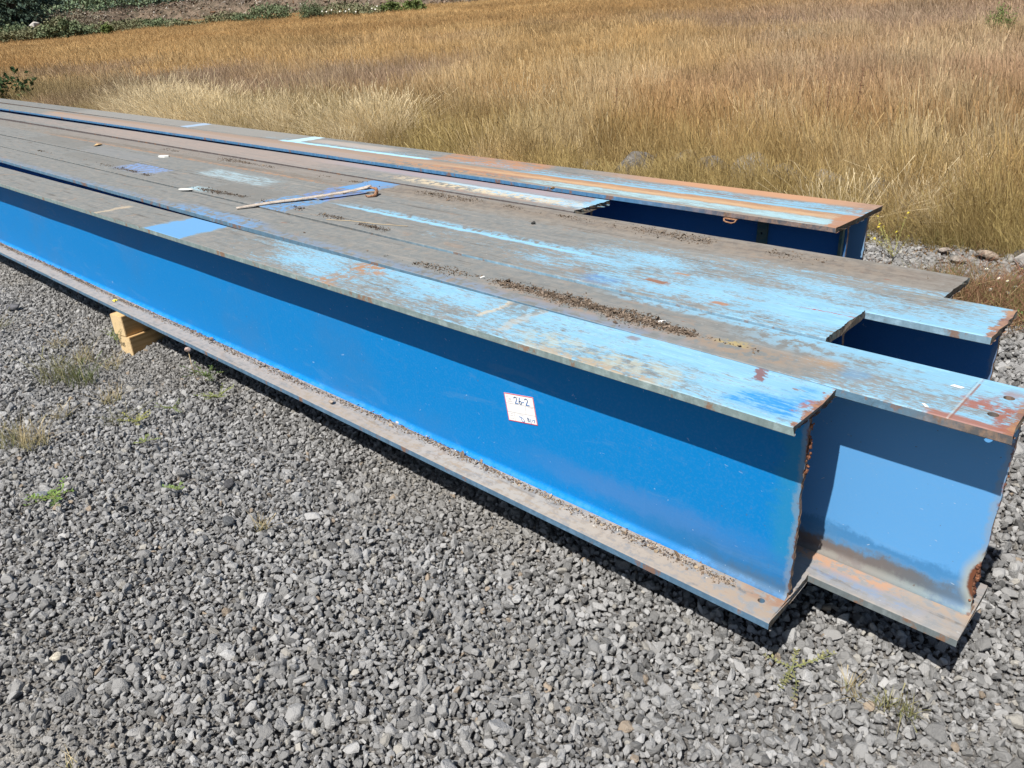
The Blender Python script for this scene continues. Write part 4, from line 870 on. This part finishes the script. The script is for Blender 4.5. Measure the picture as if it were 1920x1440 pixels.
def rock(loc, s_, seed, label, col=(.27, .255, .24), grp='rocks at the edge of the yard', flat_=.7, sub=2):
    bm = bmesh.new(); rr = random.Random(seed)
    for i in range(26):
        v = Vector((rr.gauss(0, 1), rr.gauss(0, 1), rr.gauss(0, 1))).normalized() * rr.uniform(.8, 1); bm.verts.new((v.x * 1.25 * s_, v.y * s_, v.z * flat_ * s_))
    bmesh.ops.convex_hull(bm, input=bm.verts); bmesh.ops.delete(bm, geom=[v for v in bm.verts if not v.link_faces], context='VERTS')
    bmesh.ops.bevel(bm, geom=list(bm.edges), offset=.05 * s_, segments=2, affect='EDGES')
    me = bpy.data.meshes.new('rock'); bm.to_mesh(me); bm.free(); k = Mat('rock_surface', .9); n_ = k.noise(k.obj(), 3 / s_, 7, .65); k.bump(n_, .7, .08 * s_)
    o = link('rock', me, k.base(k.mix(k.ss(n_, .35, .65), tuple(c * .6 for c in col), tuple(c * 1.3 for c in col))), loc=loc); o.rotation_euler = (rr.uniform(-.3, .3), rr.uniform(-.3, .3), rr.uniform(0, 6.28)); tag(o, label, 'rock', grp)
rock((-.70, 4.40, .015), .065, 1, 'flat pale rock on the gravel behind the beam ends', (.28, .25, .22), flat_=.4)
rock((-.24, 4.38, .05), .12, 2, 'largest pale rock cut off by the right edge of the photo', (.33, .31, .29))
rock((-.58, 4.62, .015), .08, 3, 'tan rock at the foot of the tall grass', (.30, .24, .19), flat_=.45)
rock((-.36, 4.72, .03), .11, 4, 'dark flat rock at the foot of the tall grass, right of the tan one', (.17, .16, .16), flat_=.45)
rock((-.86, 4.60, .01), .045, 5, 'small pinkish rock left of the tan rock', (.28, .24, .21), flat_=.5)
for i, (a, b, s_, lab) in enumerate(((-4.25, 5.55, .20, 'grey rock in the grass, leftmost of the row'), (-3.85, 5.95, .19, 'upright bluish grey rock in the grass'), (-3.45, 5.75, .20, 'grey rock with a dark hollow beneath, in the grass'),
     (-3.05, 5.85, .23, 'broad pale rock in the middle of the grassy row'), (-2.65, 5.75, .20, 'grey rock behind nodding plumes'), (-2.25, 5.85, .18, 'squarish rock toward the end of the grassy row'), (-1.8, 5.8, .16, 'low dark rock under dry stalks'),
     (-4.9, 5.6, .12, 'small grey stone in the grass, apart from the row'), (-1.3, 6.0, .14, 'rounded rock half hidden in the tallest grass'))):
    rock((a, b, float(terr(a, b)) + s_ * .75), s_ * 1.12, 20 + i, lab, (.23, .215, .195) if i % 2 else (.16, .15, .14), grp='grey rocks showing in the grass', flat_=.8)
for i, (a, b, s_, lab, c_) in enumerate(((-1.90, -.59, .026, 'dark flat stone larger than the gravel around it', (.10, .105, .11)), (-2.84, -.09, .020, 'dark angular stone near the front beam', (.11, .11, .115)), (-5.62, -.24, .045, 'largest dark stone at the left edge of the yard', (.13, .13, .14)),
     (-2.15, -.45, .026, 'blackish stone with a hollow beside it', (.07, .07, .075)), (-1.66, -1.30, .018, 'pale cream stone near the lower left', (.50, .46, .38)), (-2.70, -1.0, .026, 'smooth blue grey stone below the green creeping weed', (.20, .22, .24)))):
    rock((a, b, float(gravel_h(a, b)) + s_ * .35), s_, 40 + i, lab, c_, grp='stones bigger than the gravel', flat_=.6)

# seed spikes of dock, standing up out of the grass
k = Mat('dock_stalk', .9); dk = k.base((.17, .09, .05))
for i, (a, b, h_, lab) in enumerate(((-2.62, 7.25, .75, 'tallest brown seed spike in the right of the grass'), (-2.85, 7.0, .6, 'second brown seed spike, left of the tallest'), (-5.3, 6.6, .55, 'brown seed spike above the grey rocks'))):
    root = empty('dock_plant', (a, b, float(terr(a, b)))); tag(root, lab, 'seed stalk', 'brown dock spikes in the grass')
    link('stalk', tube([(0, 0, 0), (.01, 0, h_ * .5), (.03, .01, h_ + .25)], .004, 5), dk, root)
    V, Fc = [], []; rr = random.Random(i)
    for q in range(150):
        t = rr.uniform(.45, 1); c_ = Vector((.03 * t + rr.gauss(0, .012), rr.gauss(0, .012), (h_ + .25) * t)); s_ = .008
        j = len(V); V += [c_ + Vector((rr.uniform(-s_, s_), rr.uniform(-s_, s_), rr.uniform(-s_, s_))) for _ in range(3)]; Fc.append((j, j + 1, j + 2))
    link('seeds', mesh('seeds', V, Fc), dk, root)['kind'] = 'stuff'

# ------------------------------------------------------------------ shrubs and trees
def leaf_cloud(centres, per, spread, size, rr, aspect=.5):
    V = np.empty((0, 3)); n = len(centres) * per
    c = np.repeat(np.array(centres), per, 0) + rr.normal(0, 1, (n, 3)) * np.array(spread)
    a = rr.normal(0, 1, (n, 3)); a /= np.linalg.norm(a, axis=1)[:, None]; b = np.cross(a, rr.normal(0, 1, (n, 3))); b /= np.linalg.norm(b, axis=1)[:, None]
    s_ = size * rr.uniform(.5, 1.3, (n, 1)); V = np.stack([c - a * s_, c + b * s_ * aspect, c + a * s_, c - b * s_ * aspect], 1).reshape(-1, 3)
    return V, np.arange(len(V)).reshape(-1, 4)
def np_mesh(name, V, Fq):
    me = bpy.data.meshes.new(name); me.vertices.add(len(V)); me.vertices.foreach_set('co', np.asarray(V, np.float32).ravel()); me.loops.add(Fq.size); me.loops.foreach_set('vertex_index', Fq.ravel().astype(np.int32))
    me.polygons.add(len(Fq)); me.polygons.foreach_set('loop_start', np.arange(0, Fq.size, Fq.shape[1])); me.update(); return me
def foliage_mat(name, a, b, sc_=.8):
    k = Mat(name, .8, .15); n_ = k.noise(k.pos(), sc_, 4, .6); n2_ = k.noise(k.pos(), sc_ * 9, 2, .5)
    return k.base(k.mix(k.ss(k.add(k.mul(n_, .7), k.mul(n2_, .3)), .38, .62), a, b))
k = Mat('bark', .95); BARK = k.base(k.mix(k.ss(k.noise(k.vmul(k.obj(), (6, 6, 1)), 3, 4), .4, .6), (.07, .05, .04), (.16, .12, .09)))
def tree(az_deg, dist, h_, kind, label, mat, seed, grp='trees beyond the field', low=.5):
    rr = np.random.default_rng(seed); x_, y_ = polar(math.radians(az_deg), dist); z_ = float(terr(x_, y_)) - .1
    root = empty('conifer_tree' if kind == 'con' else 'broadleaf_tree', (x_, y_, z_)); tag(root, label, 'tree', grp)
    link('trunk', tube([(0, 0, 0), (.1, 0, h_ * .4), (0, .1, h_ * .95)], [h_ * .022, h_ * .015, h_ * .003], 8), BARK, root)
    C_ = []
    if kind == 'con':
        lv = low
        while lv < h_ - .3:
            R_ = (h_ - lv) / h_ * h_ * .24 + .2
            for q in range(int(5 + R_ * 2.2)):
                a = rr.uniform(0, 6.28); 
                for t in np.linspace(.25, 1, max(2, int(R_ * 1.6))): C_.append((math.cos(a) * R_ * t, math.sin(a) * R_ * t, lv - .16 * R_ * t * t + rr.normal(0, .08)))
            lv += .55 + .02 * h_
        V, Q_ = leaf_cloud(C_, 12, (.26, .26, .12), .20, rr, .35)
    else:
        for q in range(60):
            u = rr.normal(0, 1, 3); u /= np.linalg.norm(u); r_ = h_ * .34 * rr.uniform(.55, 1) ** .5; C_.append((u[0] * r_, u[1] * r_, h_ * .50 + u[2] * r_ * 1.25 + rr.normal(0, .3)))
        V, Q_ = leaf_cloud(C_, 85, (h_ * .075, h_ * .075, h_ * .055), .17, rr, .6)
        lb = []
        for q in range(7): a = q * .9; lb.append(((0, 0, h_ * (.2 + .05 * q)), (math.cos(a) * h_ * .15, math.sin(a) * h_ * .15, h_ * (.35 + .05 * q)), (math.cos(a) * h_ * .25, math.sin(a) * h_ * .25, h_ * (.45 + .05 * q))))
        VV, FF = [], []
        for pl_ in lb:
            m_ = tube(pl_, [h_ * .008, h_ * .005, h_ * .002], 5); o0 = len(VV); VV += [v.co.copy() for v in m_.vertices]; FF += [tuple(o0 + i_ for i_ in f_.vertices) for f_ in m_.polygons]
        link('limbs', mesh('limbs', VV, FF), BARK, root)['kind'] = 'stuff'
    link('crown', np_mesh('crown', V, Q_), mat, root)
TD = foliage_mat('dark_conifer_needles', (.045, .075, .06), (.09, .135, .095)); TB = foliage_mat('needles_haze_tint', (.13, .20, .17), (.22, .29, .22)); TL_ = foliage_mat('pale_leaves', (.20, .27, .17), (.31, .38, .23)); TBr = foliage_mat('brownish_leaves', (.19, .17, .13), (.27, .24, .17))  # blue green and pale crowns carry distance haze in their colour
def azof(px, py=0):
    dv = fwd + r2 * ((px - 960) / (F * 1000)) - u2 * ((py - 720) / (F * 1000)); return math.degrees(math.atan2(dv.x, dv.y))
TREES = [(-30, 74, 17, 'con', TD, 'darkest tall conifer at the left edge of the photo'), (18, 77, 15, 'con', TD, 'dark conifer, second from the left edge'), (48, 82, 14, 'con', TD, 'dark conifer with drooping boughs just left of the sky gap'),
         (84, 118, 15, 'bro', TL_, 'pale green tree right of the sky gap'), (104, 122, 17, 'con', TB, 'blue green conifer behind the pale tree'), (124, 120, 16, 'con', TB, 'second blue green conifer from the sky gap'), (155, 108, 13, 'con', TD, 'dark bushy conifer standing in front of the paler trees'),
         (178, 124, 15, 'bro', TL_, 'light green rounded tree past the dark bushy conifer'), (212, 124, 14, 'bro', TBr, 'brownish thin-leaved tree above the debris bank'), (240, 116, 15, 'con', TD, 'dark conifer right of the brownish tree'), (270, 124, 15, 'bro', TL_, 'pale tree above the middle of the debris bank'),
         (305, 126, 16, 'bro', TB, 'grey green rounded tree above the debris bank'), (345, 122, 16, 'con', TB, 'blue green conifer near the end of the visible wood'), (380, 120, 15, 'con', TD, 'dark conifer at the top edge over the bank'), (430, 124, 16, 'bro', TL_, 'pale tree touching the top edge of the photo')]
for i, (px, ds, h_, kd, mt, lab) in enumerate(TREES): tree(azof(px), ds, h_, kd, lab, mt, 50 + i)
# the wood behind them, read only as a mass
rr = np.random.default_rng(77); C_ = []
for q in range(1500):
    a = math.radians(rr.uniform(-96, -20)); d_ = rr.uniform(150, 175)
    if abs(math.degrees(a) - azof(68)) < .35: continue
    x_, y_ = polar(a, d_); C_.append((x_, y_, float(terr(x_, y_)) + rr.uniform(0, 11) * (.7 + .3 * math.sin(a * 60))))
V, Q_ = leaf_cloud(C_, 14, (1.3, 1.3, .9), .7, rr, .7)
o = link('distant_wood', np_mesh('wood', V, Q_), foliage_mat('wood_painted_haze', (.14, .20, .19), (.20, .27, .23), .1)); tag(o, 'blue green wood beyond the field, haze in its colour', kind='stuff')  # distance haze painted into the leaf colour

UB = foliage_mat('hedge_leaves_lit_tone', (.16, .23, .13), (.27, .33, .20), .5); UC = foliage_mat('blue_hedge_leaves', (.12, .19, .15), (.20, .27, .20), .5)  # sunlit look painted into the pale leaf colours
ORD = 'one two three four five six seven eight nine ten eleven twelve thirteen fourteen fifteen sixteen seventeen eighteen nineteen twenty'.split()
for i in range(20):  # row added to set a bright band before the self-shaded trees
    rr = np.random.default_rng(900 + i); px = 66 + i * 21 + rr.uniform(-5, 5); ds = rr.uniform(93, 104); x_, y_ = polar(math.radians(azof(px)), ds); w_ = rr.uniform(4.5, 7.5); h_ = rr.uniform(3.6, 5.8) if px > 76 else 2.6
    root = empty('added_bush', (x_, y_, float(terr(x_, y_)) - .2)); tag(root, '%s bush with sunlit colouring in the added thicket before the wood, number %s from the left' % ('pale' if i % 2 else 'green', ORD[i]), 'bush', 'bushes of the added thicket before the wood')
    C_ = []
    for q in range(34):
        u = rr.normal(0, 1, 3); u /= np.linalg.norm(u); C_.append((u[0] * w_ * .42, u[1] * w_ * .42, h_ * .5 + u[2] * h_ * .46))
    V, Q_ = leaf_cloud(C_, 60, (w_ * .09, w_ * .09, h_ * .08), .13, rr, .6)
    link('foliage', np_mesh('foliage', V, Q_), UB if rr.random() < .45 else UC, root)['kind'] = 'stuff'
    link('stem', tube([(0, 0, 0), (.1, 0, h_ * .5), (0, .1, h_ * .8)], [.12, .08, .03], 6), BARK, root)

# debris bank at the end of the field
def bank():
    A_ = np.radians(np.arange(-100, -24, .35)); n = len(A_); V, Q_ = [], []; prof = [(-1.5, -.2), (0, .02), (1.2, .55), (2.6, .9), (4.5, 1.0), (7, .95), (10, .6), (13, -.1)]
    for i, a in enumerate(A_):
        b_ = float(np.interp(a, BA, BD)); ad = math.degrees(a)
        hh = np.interp(ad, (-100, azof(0), azof(60), azof(110), azof(200), azof(400), azof(560), azof(760), -30, -24), (.6, .55, .8, 1.25, 1.35, 1.55, 1.7, 1.5, 1.0, .5))
        for (d_, f_) in prof:
            x_, y_ = polar(a, b_ + 1.2 + d_); j = (fbm(x_, y_, .45, 4) - .5) * .8 + (fbm(x_, y_, 1.6, 9) - .5) * .5
            V.append((x_, y_, float(terr(x_, y_)) + hh * f_ * (1 + j)))
    m_ = len(prof)
    for i in range(n - 1):
        for j in range(m_ - 1): Q_.append((i * m_ + j, i * m_ + j + 1, (i + 1) * m_ + j + 1, (i + 1) * m_ + j))
    return V, Q_
V, Q_ = bank(); k = Mat('bank_soil', .95); n_ = k.noise(k.pos(), 1.6, 7, .7); k.bump(n_, 1, .3)
bk = link('debris_bank', mesh('bank', V, Q_, True), k.base(k.mix(k.ss(n_, .4, .6), (.10, .08, .055), (.22, .165, .12)))); tag(bk, 'long low bank of soil and wood debris at the end of the field', kind='structure')
# sticks and chunks on the bank
stk = [mesh('stick', [(-1, -.09, 0), (1, -.06, .1), (1, .06, .1), (-1, .09, 0), (-1, 0, .16), (1, 0, .22)], [(0, 1, 2, 3), (0, 4, 5, 1), (3, 2, 5, 4), (0, 3, 4), (1, 5, 2)]), hull_stone(900, 10, .6, 1.6), hull_stone(901, 10, .5, 2.0)]
m = 34000; a = np.radians(RNG.uniform(azof(70), -26, m)); dd = RNG.uniform(-.2, 9, m); b_ = np.interp(a, BA, BD); x = CAM.x + np.sin(a) * (b_ + 1.2 + dd); y = CAM.y + np.cos(a) * (b_ + 1.2 + dd)
ad = np.degrees(a); hh = np.interp(ad, (-100, azof(0), azof(60), azof(110), azof(200), azof(400), azof(560), azof(760), -30, -24), (.6, .55, .8, 1.25, 1.35, 1.55, 1.7, 1.5, 1.0, .5))
pf = np.interp(dd, (-1.5, 0, 1.2, 2.6, 4.5, 7, 10, 13), (-.2, .02, .55, .9, 1.0, .95, .6, -.1)); jj = (fbm(x, y, .45, 4) - .5) * .8 + (fbm(x, y, 1.6, 9) - .5) * .5
z = terr(x, y) + hh * pf * (1 + jj) + .05
pc = np.array([(.16, .12, .09), (.26, .20, .15), (.42, .36, .30), (.10, .085, .07), (.20, .12, .07), (.72, .66, .58)])[RNG.choice(6, m, p=(.27, .25, .14, .18, .11, .05))]
sc_ = RNG.uniform(.03, .10, (m, 1)) * np.where(RNG.random((m, 1)) < .03, 2, 1); scatter('wood_debris', stk, np.stack([x, y, z], -1), np.stack([RNG.normal(0, .6, m), RNG.normal(0, .6, m), RNG.uniform(0, 6.28, m)], -1), np.concatenate([sc_ * 1.5, sc_, sc_], 1), pc * RNG.uniform(.7, 1.2, (m, 1)), RNG.choice(3, m, p=(.7, .15, .15)), LIT.m, 'broken branches and chunks heaped on the bank')
def shrub(x_, y_, w_, h_, mat, label, seed, per=60, name='shrub', n_=28, leaf=.07, spiky=False, dz=0):
    rr = np.random.default_rng(seed); root = empty(name, (x_, y_, float(terr(x_, y_)) + dz)); tag(root, label, 'shrub', 'shrubs about the field')
    C_ = []; VV, FF = [], []
    for q in range(n_):
        a = rr.uniform(0, 6.28); r_ = w_ * .5 * math.sqrt(rr.random()); t = rr.uniform(.25, 1); top = (math.cos(a) * r_, math.sin(a) * r_, h_ * t * (1 - .35 * (r_ / (w_ * .5)) ** 2)); C_.append(top)
        m_ = tube([(0, 0, 0), (top[0] * .4, top[1] * .4, top[2] * .6), top], [h_ * .012, h_ * .008, h_ * .003], 4); o0 = len(VV); VV += [v.co.copy() for v in m_.vertices]; FF += [tuple(o0 + i_ for i_ in f_.vertices) for f_ in m_.polygons]
    V, Q_ = leaf_cloud(C_, per, (w_ * .09, w_ * .09, h_ * (.16 if spiky else .10)), leaf, rr, .25 if spiky else .55)
    V[:, 2] = np.maximum(V[:, 2], .01)
    link('branches', mesh('branches', VV, FF), BARK, root)['kind'] = 'stuff'; link('foliage', np_mesh('foliage', V, Q_), mat, root)['kind'] = 'stuff'
SG = foliage_mat('grey_green_leaves', (.11, .15, .08), (.20, .24, .13), 3); SB = foliage_mat('bright_green_leaves', (.09, .13, .04), (.17, .21, .07), 3); SO = foliage_mat('olive_leaves', (.15, .165, .09), (.25, .24, .14), 3); SK = foliage_mat('dark_bramble_leaves', (.03, .06, .025), (.08, .12, .045), 8)
def at_px_dist(px, ds): return polar(math.radians(azof(px, 20)), ds * 1.12)
shrub(-4.05, 18.6, .60, .68, SB, 'lone bright green broom bush in the upper right of the field', 1, 70, leaf=.035, spiky=True)
shrub(*at_px_dist(583, 54.5), 1.45, 1.15, SG, 'grey green broom bush standing before the debris bank', 2, 90, spiky=True, leaf=.08)
for i, (px, ds, w_, h_, mt, lab, sp_) in enumerate(((735, 53.5, 1.6, .8, SB, 'bright green shrub left one of the pair at the top edge', 0), (775, 53, 1.5, .75, SB, 'bright green shrub right one of the pair at the top edge', 0), (505, 59, 3.0, 1.2, SG, 'wide grey green shrub on the near slope of the bank', 0), (640, 56.5, 4.5, .9, SO, 'long low olive scrub at the foot of the bank', 0),
      (100, 59.5, 2.2, 1.35, SO, 'large round olive bush at the left end of the bank', 0), (85, 59.2, 1.8, 1.1, SG, 'green bush against the round olive bush', 0), (118, 58.8, 1.3, 1.3, SG, 'small dark green bush right of the round olive one', 0), (60, 60, 2.4, 1.0, SO, 'low scrub below the white blocks', 0), (30, 60, 2.6, 1.0, SO, 'low scrub near the left edge', 0),
      (5, 61, 2.6, 1.3, SG, 'green bush at the left edge below the dark conifers', 0), (150, 59.5, 2.2, .9, SG, 'flat green shrub at the foot of the debris', 0), (192, 58.0, .7, .75, SB, 'small yellow green bush alone at the field edge', 0), (700, 54.0, 3.0, .6, SO, 'scrub strip joining the bright shrubs', 0), (250, 67, 3.5, .8, SO, 'low olive scrub on the bank', 0), (210, 62, 3.5, .8, SO, 'wide olive scrub low on the debris bank, left part', 0), (290, 64, 3.0, .8, SG, 'grey green scrub on the middle of the debris bank', 0), (345, 61, 2.6, .5, SO, 'flat scrub at the foot of the bank before its middle', 0), (420, 62, 3.2, .8, SO, 'olive scrub high on the bank, right of its middle', 0), (455, 60, 1.6, .6, SG, 'small grey green scrub beside the wide grey green shrub', 0),
      (125, 66, 4, 2.1, TBr, 'rusty brown shrub on top of the bank', 0))):
    x_, y_ = at_px_dist(px, ds); shrub(x_, y_, w_, h_, mt, lab, 10 + i, 70, leaf=.085)
# bramble with broad leaves beside the far beams
for i, (x_, y_, h_, w_, n_, lab) in enumerate(((-22.9, 4.2, 1.15, 1.5, 30, 'dark leafy bramble at the left edge beyond the beams'), (-21.7, 5.1, 1.1, .5, 7, 'thin bramble shoot right of the dark bramble'), (-21.9, 4.7, .75, .9, 9, 'sparse low bramble between the two'))):
    shrub(x_, y_, w_, h_, SK, lab, 40 + i, 14 if i else 30, 'bramble', n_, .075)
# pale concrete blocks by the scrub
k = Mat('pale_concrete', .9); CB = k.base(k.mix(k.ss(k.noise(k.obj(), 3, 5), .4, .6), (.62, .58, .53), (.48, .45, .42)))
for i, (px, ds, s_, lab) in enumerate(((57, 63.5, .5, 'larger pale concrete block above the scrub at far left'), (38, 61, .35, 'smaller pale concrete slab lower on the scrub at far left'))):
    x_, y_ = at_px_dist(px, ds); me = hull_stone(70 + i, 9, .6, 1.3); me.transform(Matrix.Diagonal((s_, s_, s_, 1))); o = link('concrete_block', me, CB, loc=(x_, y_, float(terr(x_, y_)) + (1.0 if i == 0 else .5))); tag(o, lab, 'concrete block', 'concrete blocks in the scrub')
# white flower heads out in the field
k = Mat('white_seedhead', .8); WS = k.base((.8, .78, .7)); ws = ico('head', .055, 1, .2, 3); ws.materials.append(WS)
for i, (px, ds, dz) in enumerate(((612, 50, .62), (622, 51, .66), (637, 49, .6), (648, 48, .62), (655, 50, .64), (667, 47, .58), (698, 49, .62), (704, 47, .62), (708, 51, .66), (604, 52, .6))):
    x_, y_ = at_px_dist(px, ds); o = bpy.data.objects.new('white_flower', ws); COL.objects.link(o); o.location = (x_, y_, float(terr(x_, y_)) + dz); tag(o, 'white flower head dotting the far grass below the bright shrubs', 'flower', 'white flower heads in the far grass')
print('objects', len(bpy.data.objects))
